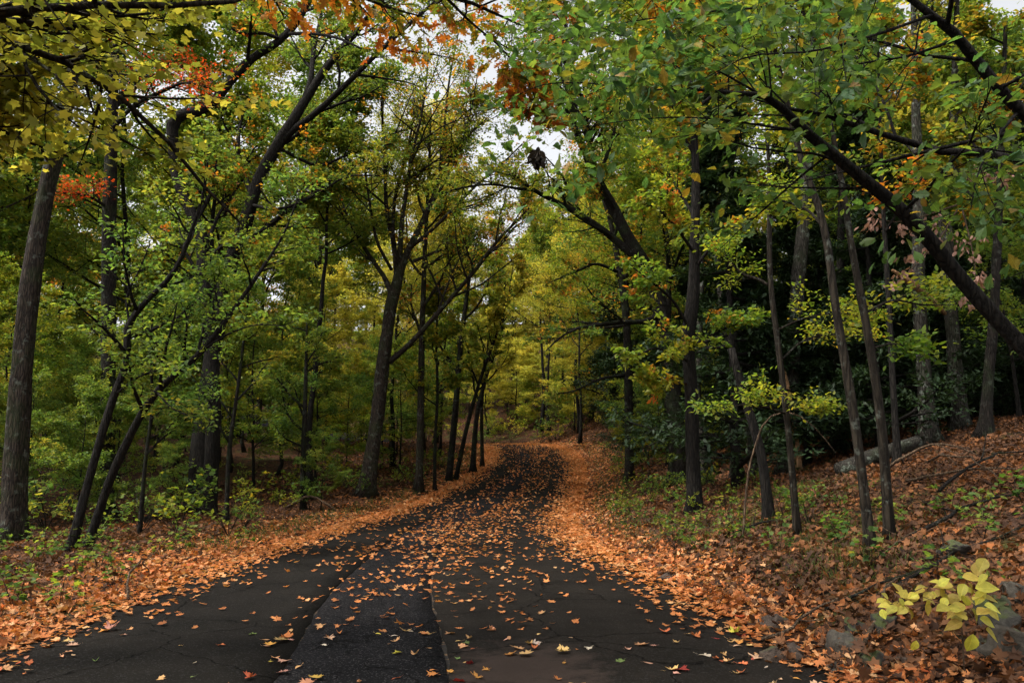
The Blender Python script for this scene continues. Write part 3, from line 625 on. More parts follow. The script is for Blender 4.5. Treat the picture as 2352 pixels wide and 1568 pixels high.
# the nearest fallen leaves one by one
def flat_mat(name, c): return vein_mat(name, tuple(v * 1.05 for v in c), trans=.15, rough=.75, spec=.15, spots=.6, spot=tuple(v * .35 for v in c), tb=1.2)
FL = [('tan', flat_mat('fallen_tan', (.50, .27, .12)), .34), ('orange', flat_mat('fallen_orange', (.52, .19, .055)), .28), ('pinkish', flat_mat('fallen_pink', (.46, .26, .17)), .14), ('pale', flat_mat('fallen_pale', (.58, .47, .36)), .08), ('yellow', flat_mat('fallen_yellow', (.48, .36, .06)), .05), ('red', flat_mat('fallen_red', (.30, .055, .03)), .06), ('green', flat_mat('fallen_green', (.14, .20, .06)), .05)]
leaf_meshes = []
for (V, F), nm in zip(NEAR_T, NEAR_NAME):
    # a stalk too
    st = np.array([(-.32, .02, .10), (-.32, -.005, .10), (.02, -.012, .0), (.02, .012, .0)]); V2 = np.r_[V, st]; F2 = np.r_[F, np.array([(0, 1, 2), (0, 2, 3)]) + len(V)]
    leaf_meshes.append([mesh_np('fallen_leaf', V2, F2, None, np.full(len(V2), .5)) for _ in (0,)][0])
for me in leaf_meshes: me.materials.append(FL[0][1])
WHERE = {'road': [('on the left lane', ), ('on the cracked middle strip', ), ('on the right lane', )]}
for (x, y, w) in indiv:
    pr = np.array([f[2] for f in FL]); ci = int(rng.choice(len(FL), p=pr / pr.sum())); ki = int(rng.integers(0, len(leaf_meshes)))
    tilt = .10 if w == 'road' else .3
    P_, A_, Nn = frame_on(np.array([x]), np.array([y]), tilt, rng, .012 if w == 'road' else .045)
    s = float((.06 + .085 * rng.uniform() ** 1.3) if 'oval' not in NEAR_NAME[ki] else rng.uniform(.05, .09))
    a, c = A_[0], Nn[0]; b_ = np.cross(c, a)
    M = Matrix([[a[0] * s, b_[0] * s, c[0] * s, P_[0][0]], [a[1] * s, b_[1] * s, c[1] * s, P_[0][1]], [a[2] * s, b_[2] * s, c[2] * s, P_[0][2]], [0, 0, 0, 1]])
    o = bpy.data.objects.new('fallen_leaf', leaf_meshes[ki]); COL.objects.link(o); o.matrix_world = M
    o.material_slots[0].link = 'OBJECT'; o.material_slots[0].material = FL[ci][1]
    if w == 'road':
        lane = 'left lane' if x < seam_l(y) else ('cracked middle strip' if x < seam_r(y) else 'right lane')
        near = 'close to the camera' if y < 7.2 else ('a few steps up' if y < 9 else 'farther up')
        lo_, hi_ = (road_l(y), seam_l(y)) if x < seam_l(y) else ((seam_l(y), seam_r(y)) if x < seam_r(y) else (seam_r(y), road_r(y)))
        third = ('left part', 'middle', 'right part')[min(2, int(3 * (x - lo_) / (hi_ - lo_)))]
        o['label'] = f'fallen {FL[ci][0]} {NEAR_NAME[ki]} leaf, {third} of {lane}, {near}'
    else:
        o['label'] = f'fallen {FL[ci][0]} {NEAR_NAME[ki]} leaf on the litter at the {w} road edge'
    o['category'] = 'leaf'; o['group'] = 'fallen leaves lying nearest the camera'

# ------------------------------------------------------------------ the trees that stand out
hero_tree('old_maple_tree', 'thick grey-brown trunk standing nearest the road at the far left', 16.5,
    [(30, 1240, 100), (40, 1000, 84), (50, 850, 80), (75, 620, 74), (105, 450, 66), (140, 300, 60), (175, 120, 50), (200, -30, 45), (230, -300, 35), (250, -700, 20)],
    [[(172, 140, 26, 0), (200, 105, 26, .2), (245, 82, 24, .5), (300, 52, 20, .8), (335, 10, 15, 1), (370, -80, 9, 1.2)], [(120, 380, 16), (80, 330, 12, -.6), (30, 300, 9, -1), (-40, 250, 5, -1.4)]],
    bark='brown', leaf='green', auto=7, auto_t=(.45, .97), auto_len=.28, br=7, tw=7, per=11, tmpl=T_OVATE, size=(.09, .14), seed=21, ws=.56, kt=44, sides=24, leaf2='yellowgreen', share2=.3)
hero_tree('twin_limbed_maple_tree', 'dark leaning trunk that forks into two long limbs over the road', 27,
    [(455, 1155, 62), (465, 1000, 55), (480, 880, 50), (500, 740, 46), (525, 620, 44), (560, 520, 40), (600, 400, 36), (640, 330, 34), (690, 250, 28), (740, 170, 24), (830, 60, 18), (900, -30, 15), (980, -150, 8)],
    [[(640, 335, 26), (665, 305, 22), (700, 280, 20), (800, 190, 16, -1), (870, 120, 14, -1.5), (970, 30, 10, -2), (1050, -40, 6, -2.5)], [(690, 250, 20), (710, 200, 18), (720, 120, 14, .6), (740, 20, 10, 1), (745, -80, 7, 1)],
     [(640, 340, 12), (735, 440 - 60, 8, .6), (800, 355, 7, .8), (900, 330, 5, 1)], [(575, 470, 12), (640, 480, 9, -1), (720, 450, 7, -2), (800, 405, 6, -2.5), (880, 405, 4, -3)]],
    bark='black', leaf='green', auto=6, auto_t=(.35, .97), auto_len=.26, br=8, tw=7, per=11, size=(.10, .16), seed=22, ws=.8, leaf2='mixed', share2=.35, kt=40, sides=18)
hero_tree('crooked_maple_tree', 'tree with an elbow-bent trunk turning sharply right below the sky gap', 24,
    [(478, 1150, 34), (490, 900, 32), (480, 740, 32), (468, 620, 30), (462, 540, 28), (435, 480, 26), (405, 400, 25), (398, 330, 26), (397, 285, 28), (412, 266, 27), (450, 258, 24), (490, 235, 23), (530, 185, 22), (580, 135, 20), (640, 95, 18), (690, 40, 15), (715, -10, 13), (760, -100, 8)],
    [[(650, 92, 9), (600, 76, 8, -.4), (555, 78, 7, -.8), (525, 62, 5, -1)], [(660, 78, 9), (720, 78, 8, -.6), (775, 88, 7, -1), (830, 112, 5, -1.5)], [(640, 95, 8), (628, 60, 7), (610, 20, 6), (600, -40, 4)], [(470, 600, 10), (520, 560, 8, -.5), (570, 545, 6, -1), (620, 520, 4, -1.5)]],
    bark='black', leaf='green', auto=3, auto_t=(.3, .5), auto_len=.16, br=6, tw=6, per=9, size=(.09, .15), seed=23, leaf2='orange', share2=.15, kt=60, sides=14)
hero_tree('red_maple_tree', 'dark upright trunk with scarlet leaf sprays beside the elbow-bent tree', 21,
    [(245, 1130, 34), (248, 900, 32), (250, 600, 32), (252, 430, 30), (258, 280, 24), (262, 150, 20), (275, 20, 14), (290, -150, 8)],
    [[(256, 300, 12), (300, 250, 9, -.4), (360, 215, 8, -.8), (430, 190, 6, -1), (485, 205, 3, -1.2)], [(258, 260, 10), (310, 190, 8, .3), (380, 165, 6, .5), (440, 150, 3, .6)], [(252, 480, 8), (200, 450, 6, -.6), (120, 440, 3, -1)]],
    bark='dark', leaf='red', auto=3, auto_t=(.75, .97), auto_len=.2, br=10, tw=7, per=6, size=(.06, .11), seed=24, br_len=.5, spread=.14, leaf2='green', share2=.22, kt=30)
hero_tree('fan_branched_maple_tree', 'central roadside tree whose many limbs fan up against the white sky', 31,
    [(840, 1152, 58), (852, 1060, 46), (868, 950, 44), (880, 830, 42), (890, 760, 40), (898, 700, 38), (912, 650, 36), (920, 615, 30), (935, 580, 22), (975, 500, 18), (1005, 420, 14), (1015, 350, 11), (1030, 200, 7), (1060, 40, 4)],
    [[(893, 832, 22), (925, 805, 18), (960, 770, 16, -.4), (1000, 725, 15, -.8), (1040, 680, 14, -1.2), (1100, 610, 13, -1.6), (1140, 555, 11, -2), (1180, 515, 9, -2.2), (1215, 478, 6, -2.4)],
     [(905, 690, 24), (885, 640, 16, .3), (850, 590, 13, .6), (820, 540, 10, 1), (795, 490, 7, 1.2), (770, 400, 4, 1.5)],
     [(912, 640, 22), (905, 560, 17, .2), (890, 500, 14, .4), (885, 420, 12, .6), (882, 340, 10, .8), (878, 260, 8, 1), (890, 160, 5, 1)],
     [(918, 610, 22), (922, 520, 16, -.3), (935, 430, 13, -.5), (945, 360, 11, -.8), (965, 280, 9, -1), (980, 180, 6, -1), (985, 90, 4, -1)],
     [(940, 570, 14), (990, 530, 12, -.3), (1050, 470, 10, -.6), (1100, 420, 8, -1), (1160, 370, 6, -1.4), (1200, 330, 4, -1.6)],
     [(903, 560, 13), (905, 470, 11, .5), (925, 380, 9, 1), (945, 300, 7, 1.4), (955, 200, 4, 1.6)],
     [(950, 600, 12), (1010, 575, 9, .4), (1060, 560, 7, .8), (1110, 545, 4, 1)],
     [(900, 620, 12), (868, 560, 10, -.6), (850, 470, 8, -1), (838, 390, 6, -1.3), (832, 300, 4, -1.5)],
     [(980, 490, 11), (1030, 400, 9, -.2), (1060, 330, 7, -.3), (1085, 240, 5, -.4), (1100, 150, 3, -.4)]],
    bark='brown', leaf='yellowgreen', auto=3, auto_t=(.55, .8), auto_len=.16, br=12, tw=8, per=9, size=(.08, .135), seed=25, ws=.72, leaf2='mixed', share2=.5, br_len=.5, spread=.16, kt=44, sides=18, limb_t0=.3, tilt=.8)
hero_tree('roadside_hickory_tree', 'dark rough trunk with yellow-green leaves just right of the road', 18,
    [(1597, 1165, 38), (1592, 1050, 34), (1588, 900, 34), (1580, 780, 33), (1592, 680, 32), (1595, 560, 26), (1598, 430, 22), (1594, 300, 19), (1588, 150, 16), (1575, -20, 13), (1560, -250, 7)],
    [[(1586, 760, 9), (1545, 690, 7, -.5), (1500, 650, 6, -1), (1455, 615, 4, -1.3)], [(1594, 580, 9), (1550, 520, 7, -.6), (1510, 480, 5, -1), (1470, 460, 3, -1.2)], [(1582, 830, 8), (1540, 810, 6, -.8), (1500, 800, 5, -1.2), (1465, 815, 3, -1.5)],
     [(1585, 880, 8), (1545, 880, 6, -.3), (1510, 870, 4, -.6), (1480, 875, 3, -.8)], [(1594, 620, 9), (1640, 560, 7, -.4), (1690, 520, 5, -.8), (1730, 500, 3, -1)], [(1584, 800, 8), (1635, 770, 6, -.5), (1690, 745, 4, -.8), (1720, 740, 3, -.9)], [(1596, 500, 9), (1560, 440, 7, .6), (1530, 390, 5, 1), (1490, 350, 3, 1.2)]],
    bark='black', leaf='yellowgreen', auto=5, auto_t=(.5, .97), auto_len=.18, br=6, tw=6, per=8, tmpl=T_OVATE, size=(.09, .15), seed=26, ws=.9, leaf2='orange', share2=.12, br_len=.42, kt=40, sides=18, limb_t0=.25, spread=.06)
hero_tree('arching_limb_maple_tree', 'big trunk leaning left with a long limb arching over the road', 28,
    [(1560, 1075, 40), (1550, 950, 38), (1535, 820, 37), (1518, 720, 36), (1498, 640, 34), (1470, 590, 30), (1440, 540, 27), (1410, 480, 25), (1372, 410, 22), (1345, 350, 18), (1320, 290, 15), (1312, 200, 12), (1300, 80, 9), (1290, -100, 5)],
    [[(1475, 600, 22), (1430, 566, 20), (1400, 540, 18), (1355, 508, 16, -.4), (1310, 480, 14, -.8), (1260, 455, 12, -1.2), (1215, 430, 10, -1.6), (1180, 405, 8, -2), (1140, 395, 5, -2.2)], [(1225, 436, 9, -1.5), (1180, 432, 7, -1.8), (1140, 424, 6, -2.2), (1060, 432, 5, -2.6), (1000, 450, 3, -3)],
     [(1372, 410, 10), (1400, 340, 8, .4), (1420, 260, 6, .8), (1430, 160, 4, 1)], [(1345, 350, 9), (1300, 250, 7, -.6), (1240, 180, 6, -1.2), (1180, 120, 4, -1.8), (1110, 80, 3, -2.2)], [(1320, 290, 9), (1285, 150, 7, -.5), (1240, 50, 5, -1), (1190, -50, 3, -1.6)], [(1300, 250, 5, -.6), (1250, 260, 4, -1.4), (1190, 240, 3, -2.0), (1140, 250, 2, -2.4)], [(1518, 720, 14), (1480, 738, 12, -.5), (1430, 739, 11, -1), (1368, 747, 9, -1.5), (1324, 755, 7, -2), (1280, 780, 5, -2.3), (1255, 805, 3, -2.5)]],
    bark='dark', leaf='green', auto=8, auto_t=(.45, .97), auto_len=.26, br=9, tw=7, per=9, size=(.09, .15), seed=27, leaf2='mixed', share2=.3, kt=40, sides=18)
hero_tree('slender_maple_tree', 'thin curved trunk behind the arching limb right of the road', 33,
    [(1445, 1040, 20), (1442, 850, 19), (1436, 700, 17), (1418, 590, 14), (1400, 500, 11), (1360, 380, 8), (1340, 200, 5)],
    [[(1421, 625, 8), (1368, 606, 7, -.4), (1336, 618, 6, -.8), (1260, 650, 3, -1.2)], [(1440, 860, 7), (1380, 870, 6, -.6), (1310, 900, 4, -1), (1260, 905, 2, -1.3)]],
    bark='dark', leaf='mixed', auto=5, auto_t=(.4, .95), auto_len=.2, br=6, tw=5, per=8, size=(.10, .16), seed=28, leaf2='green', share2=.5)
G5 = 'slim trunks crowding the left side of the bend'
for kk, (lab, Yk, tr, lf, bk) in enumerate([
    ('straight pale trunk, leftmost of the slim ones at the bend', 33, [(962, 1135, 26), (965, 1000, 23), (968, 800, 20), (975, 600, 15), (985, 400, 10), (990, 250, 5)], 'mixed', 'brown'),
    ('very thin upright trunk right of the pale straight one', 33.5, [(998, 1138, 11), (1000, 1000, 10), (1005, 900, 9), (1002, 780, 7), (1010, 650, 4)], 'yellowgreen', 'dark'),
    ('dark forked trunk in the middle of the slim ones at the bend', 37, [(1030, 1090, 22), (1045, 950, 20), (1058, 800, 17), (1070, 700, 13), (1085, 600, 8), (1110, 500, 4)], 'yellowgreen', 'dark'),
    ('trunk leaning strongly right over the left verge', 37.5, [(1045, 1098, 15), (1075, 970, 13), (1110, 850, 11), (1140, 770, 8), (1165, 690, 5), (1180, 600, 3)], 'yellow', 'dark'),
    ('curving trunk nearest the road among the slim ones', 40.5, [(1085, 1075, 18), (1095, 960, 15), (1115, 870, 12), (1140, 800, 9), (1155, 740, 7), (1160, 640, 4)], 'yellowgreen', 'dark'),
    ('farthest slim trunk standing right at the bend', 43, [(1108, 1040, 12), (1108, 900, 10), (1120, 800, 8), (1130, 700, 5), (1145, 590, 3)], 'yellow', 'brown')]):
    hero_tree('slim_maple_tree', lab, Yk, tr, (), bark=bk, leaf=lf, group=G5, auto=9, auto_t=(.35, .97), auto_len=.26, auto_ang=(35, 70), br=6, tw=5, per=8, size=(.10, .17), seed=40 + kk, ws=.72, kt=20, sides=10, zflat=.7, leaf2='green', share2=.2)
hero_tree('leaning_sapling', 'thin sapling with a knee bend leaning right beside the far left trunk', 14,
    [(158, 1235, 20), (210, 1080, 18), (262, 910, 17), (292, 825, 16), (297, 740, 15), (318, 712, 13), (400, 622, 12), (440, 530, 9), (470, 430, 6), (480, 330, 4)],
    [[(297, 745, 6), (292, 680, 5), (320, 620, 4), (345, 560, 3)], [(265, 905, 5), (330, 860, 4, -.5), (390, 845, 3, -.8), (440, 850, 2, -1)]], bark='black', leaf='green', auto=8, auto_t=(.4, .97), auto_len=.22, auto_ang=(45, 80), br=5, tw=4, per=4, tmpl=T_OVATE, size=(.07, .12), seed=51, zflat=.75, cat='sapling', tilt=.4)
hero_tree('leaning_sapling', 'straight sapling leaning far right in front of the dark forked trunk', 14.5,
    [(195, 1225, 20), (270, 1060, 18), (360, 900, 16), (470, 800, 13), (530, 720, 11), (600, 620, 8), (650, 540, 5), (690, 440, 3)],
    [[(470, 800, 5), (540, 760, 4, -.6), (600, 745, 3, -1), (660, 750, 2, -1.2)], [(360, 900, 5), (400, 940, 4, -.6), (450, 960, 2, -1)]], bark='black', leaf='green', auto=9, auto_t=(.3, .97), auto_len=.22, auto_ang=(45, 80), br=5, tw=4, per=4, tmpl=T_OVATE, size=(.07, .12), seed=52, zflat=.75, cat='sapling', tilt=.4)
for kk, (lab, Yk, tr, bk) in enumerate([
    ('thin dark upright stem right of the two leaning saplings', 17, [(320, 1190, 10), (335, 1050, 9), (350, 930, 8), (345, 800, 5), (360, 650, 3)], 'dark'),
    ('thin wavy stem right of the dark forked trunk', 20, [(520, 1165, 11), (528, 1020, 10), (545, 900, 8), (560, 780, 6), (575, 640, 3)], 'dark'),
    ('short stem carrying flat leaf tiers left of the fan-branched tree', 26, [(695, 1120, 14), (698, 1000, 12), (702, 880, 9), (705, 740, 5)], 'dark')]):
    hero_tree('thin_sapling', lab, Yk, tr, (), bark=bk, leaf='green', group='thin saplings at the left of the road', auto=9, auto_t=(.3, .97), auto_len=.34, auto_ang=(50, 85), br=5, tw=4, per=7, tmpl=T_OVATE, size=(.08, .13), seed=60 + kk, kt=18, sides=8, zflat=.8, cat='sapling', tilt=.4)
# right bank
hero_tree('slim_ash_tree', 'smooth slim trunk leaning left on the right bank, left of its twin', 10,
    [(2003, 1188, 22), (1962, 960, 20), (1922, 720, 19), (1882, 480, 16), (1845, 380, 14), (1800, 200, 11), (1760, 20, 8), (1730, -200, 4)],
    [[(1890, 520, 7), (1850, 480, 6, .3), (1790, 460, 5, .5), (1750, 455, 3, .6)]], bark='smooth', leaf='yellowgreen', auto=5, auto_t=(.6, .97), auto_len=.16, br=5, tw=5, per=6, tmpl=T_OVATE, size=(.07, .12), seed=71, group='twin slim trunks on the right bank')
hero_tree('slim_ash_tree', 'smooth slim trunk leaning left on the right bank, right of its twin', 10.6,
    [(2043, 1165, 21), (2022, 960, 20), (1992, 760, 18), (1962, 600, 16), (1930, 400, 13), (1900, 250, 10), (1860, 100, 8), (1820, -120, 4)],
    [[(1985, 720, 6), (2050, 690, 5, .4), (2120, 700, 4, .8), (2180, 700, 2, 1)], [(2000, 800, 5), (2060, 790, 4, .3), (2110, 810, 2, .5)]], bark='smooth', leaf='yellowgreen', auto=5, auto_t=(.6, .97), auto_len=.16, br=5, tw=5, per=6, tmpl=T_OVATE, size=(.07, .12), seed=72, group='twin slim trunks on the right bank')
hero_tree('thin_ash_tree', 'very thin straight stem left of the twin slim trunks', 12.5,
    [(1832, 1122, 15), (1810, 980, 14), (1788, 800, 13), (1770, 650, 12), (1767, 430, 10), (1760, 250, 7), (1755, 50, 4)],
    [[(1790, 830, 5), (1850, 780, 4, .4), (1920, 770, 3, .8), (1990, 775, 2, 1)], [(1805, 950, 5), (1760, 935, 4, -.3), (1700, 930, 3, -.6), (1640, 950, 2, -.8)], [(1780, 760, 5), (1850, 730, 4, -.2), (1930, 720, 3, -.3), (2010, 735, 2, -.4)], [(1805, 945, 4), (1850, 935, 3, -.2), (1900, 940, 2, -.4)]],
    bark='smooth', leaf='yellowgreen', auto=4, auto_t=(.4, .95), auto_len=.15, br=6, tw=5, per=7, tmpl=T_OVATE, size=(.06, .10), seed=73, zflat=.85, tilt=.3)
hero_tree('leaning_dead_trunk', 'bare black trunk leaning left among yellow leaves on the right bank', 14.5,
    [(1768, 1102, 24), (1745, 1030, 21), (1722, 950, 20), (1695, 860, 19), (1680, 800, 15)], (), bark='black', auto=0, seed=74, kt=14, cat='dead tree')
for kk, (lab, Yk, tr, lb, bk, lf) in enumerate([
    ('grey lichen-spotted trunk standing behind the very thin stem', 21, [(1812, 1045, 58), (1815, 900, 46), (1828, 700, 45), (1848, 490, 40), (1860, 300, 32), (1870, 100, 22), (1880, -200, 10)], [], 'grey', 'green'),
    ('grey trunk at the top of the bank behind the tan dead leaves', 19, [(2135, 985, 56), (2122, 850, 42), (2110, 650, 40), (2112, 480, 38), (2105, 300, 30), (2100, 100, 20), (2090, -200, 10)], [], 'grey', 'yellow'),
    ('pale brown trunk with a stub limb behind the black leaning limb', 20, [(2205, 1000, 52), (2190, 800, 42), (2178, 620, 40), (2170, 480, 40), (2185, 350, 30), (2195, 150, 22), (2200, -150, 10)], [[(2172, 500, 24), (2200, 480, 20, -.5), (2225, 470, 12, -.8)]], 'grey', 'green'),
    ('dark narrow trunk on the bank right of the twin slim trunks', 16, [(2062, 1050, 22), (2052, 900, 19), (2042, 700, 17), (2030, 500, 14), (2020, 250, 10), (2015, 0, 5)], [], 'black', 'mixed'),
    ('dark trunk with broken bare twigs near the right frame edge', 17, [(2262, 1010, 42), (2268, 900, 32), (2282, 740, 30), (2290, 560, 26), (2300, 350, 20), (2310, 50, 12)], [], 'dark', 'mixed'),
    ('grey slanting trunk half hidden by the leaning black trunk', 22, [(1738, 1055, 34), (1712, 950, 26), (1690, 850, 25), (1660, 700, 22), (1640, 500, 18), (1630, 250, 10)], [], 'grey', 'yellowgreen'),
    ('dark trunk between the roadside hickory and the slanting grey trunk', 24, [(1690, 1060, 30), (1688, 900, 26), (1684, 700, 24), (1680, 500, 20), (1676, 250, 12)], [], 'dark', 'green'),
    ('black trunk against the dark hemlocks near the bank top', 23, [(1930, 1020, 30), (1925, 850, 26), (1930, 600, 24), (1935, 350, 18), (1940, 50, 9)], [], 'black', 'yellowgreen')]):
    hero_tree('bank_tree', lab, Yk, tr, lb, bark=bk, leaf=lf, group='trunks along the top of the right bank', auto=6, auto_t=(.45, .97), auto_len=.24, br=6, tw=5, per=9, size=(.10, .16), seed=80 + kk, ws=.72, kt=34, sides=16, flare=1.3, leaf2='green', share2=.3)
# splinter of pale wood against the grey trunk, bent dead branch
def world_tube(name, label, cat, pts, bark, sides=8, k=14, rough=.08, group=None, seed=3):
    q = resample(np.array(pts, float), k); base = q[0, :3].copy()
    V, Q = tubes(q[None, :, :3], q[None, :, 3], sides, rough, seed)
    o = obj(name, mesh_np(name, V - base, Q, BARK[bark], smooth=True, quads=True), None, base, label=label, category=cat)
    if group: o['group'] = group
    return o
world_tube('broken_branch', 'pale splintered limb leaning against the grey lichen-spotted trunk', 'branch', [(*(ground_at(1835, 20.3)), .10), (*pix(1822, 980, 20.4), .09), (*pix(1808, 880, 20.6), .05), (*pix(1803, 850, 20.7), .015)], 'pale')
world_tube('broken_branch', 'reddish broken limb caught among tan dead leaves by the bank trunks', 'branch', [(*pix(2050, 620, 17.5), .03), (*pix(2085, 645, 17.7), .075), (*pix(2130, 680, 18.2), .07), (*pix(2170, 720, 18.8), .05)], 'pale')
sap = [(*ground_at(1705, 13.2), .02), (*pix(1730, 1040, 13.2), .018), (*pix(1765, 960, 13.0), .016), (*pix(1810, 945, 12.7), .013), (*pix(1870, 980, 12.4), .010), (*pix(1920, 1040, 12.2), .005)]
world_tube('bent_branch', 'thin bent stem arching low across the foot of the right bank trees', 'branch', sap, 'dead', 5)

# near trees whose limbs reach into the picture from outside it
def arr(l): return np.array([(*pix(x, y, Y), w * Y / FP / 2) for x, y, w, Y in l])
yt = np.array([(-6.4, 5.6, float(ground_z(-6.4, 5.6)) - .12, .17), (-6.3, 5.7, 1.5, .15), (-6.0, 5.9, 3.2, .13), (-5.7, 6.1, 5.0, .11), (-5.5, 6.2, 7.5, .07), (-5.4, 6.2, 9.5, .03)])
def join_limb(tr, i, l): return np.vstack([tr[i][None] * np.array([1, 1, 1, .5]), arr(l)])
hero_tree('yellow_maple_tree', 'bright yellow maple reaching in from beyond the upper left corner', 6, yt,
    [join_limb(yt, 2, [(-150, 70, 24, 5.9), (0, 92, 20, 5.9), (100, 112, 18, 6.0), (200, 180, 15, 6.1), (330, 262, 12, 6.3), (420, 370, 9, 6.6), (470, 430, 8, 6.8), (560, 520, 5, 7.0)]),
     join_limb(yt, 2, [(-200, 60, 32, 5.4), (0, 35, 26, 5.2), (100, 14, 20, 5.2), (250, 12, 18, 5.3), (480, 10, 13, 5.5), (560, 0, 9, 5.6), (640, -40, 5, 5.8)]),
     join_limb(yt, 2, [(-120, 160, 14, 6.2), (0, 190, 9, 6.4), (120, 240, 7, 6.6), (240, 300, 5, 6.8), (350, 360, 3, 7.0)]),
     join_limb(yt, 2, [(-100, 240, 12, 6.4), (0, 300, 8, 6.6), (100, 340, 6, 6.9), (220, 380, 4, 7.2)]),
     join_limb(yt, 2, [(-120, 60, 14, 6.2), (0, 50, 9, 6.4), (80, 60, 7, 6.6), (170, 90, 4, 6.9)])],
    bark='smooth', leaf='yellow', auto=5, auto_t=(.6, .95), auto_len=.25, br=15, tw=6, per=4, tmpl=T_MAPLE_LO, size=(.06, .11), seed=91, br_len=.26, tw_len=.55, spread=.06, limb_t0=.38, limb_t1=.75, zflat=.7, tilt=.5, kt=30)

rt = np.array([(-5.9, 3.2, float(ground_z(-5.9, 3.2)) - .12, .22), (-5.7, 3.3, 2.0, .19), (-5.3, 3.6, 4.0, .17), (-4.9, 3.9, 5.6, .14), (-4.7, 4.1, 8, .09), (-4.6, 4.2, 11, .04)])
hero_tree('rust_oak_tree', 'oak whose orange leaf sprays hang down from the top middle of the view', 6, rt,
    [np.vstack([rt[2][None] * np.array([1, 1, 1, .5]), [(-3.4, 4.8, 5.0, .06)], arr([(760, -60, 22, 6.2), (900, -40, 16, 6.6), (1020, -10, 12, 7.0), (1120, 20, 8, 7.3), (1200, 60, 4, 7.6)])]),
     arr([(1020, -10, 8, 7.0), (1080, 50, 6, 7.3), (1150, 110, 4, 7.7), (1215, 190, 3, 8.1), (1240, 260, 2, 8.4)]),
     np.vstack([rt[3][None] * np.array([1, 1, 1, .5]), [(-3.2, 5.2, 6.2, .05)], arr([(900, -180, 20, 7.0), (1050, -110, 14, 7.4), (1180, -60, 10, 7.8), (1260, 0, 6, 8.0), (1300, 60, 3, 8.1)])]),
     np.vstack([rt[3][None] * np.array([1, 1, 1, .5]), [(-3.6, 5.0, 6.0, .05)], arr([(640, -120, 16, 7.0), (760, -60, 12, 7.4), (860, -10, 8, 7.8), (930, 40, 4, 8.0)])])],
    bark='dark', leaf='orange', leaf2='mixed', share2=.4, auto=4, auto_t=(.6, .95), auto_len=.2, br=11, tw=5, per=4, tmpl=T_LOBED, size=(.10, .16), seed=93, br_len=.2, tw_len=.5, spread=.05, limb_t0=.5, zflat=.5, tilt=.6, updown=.3, kt=24)
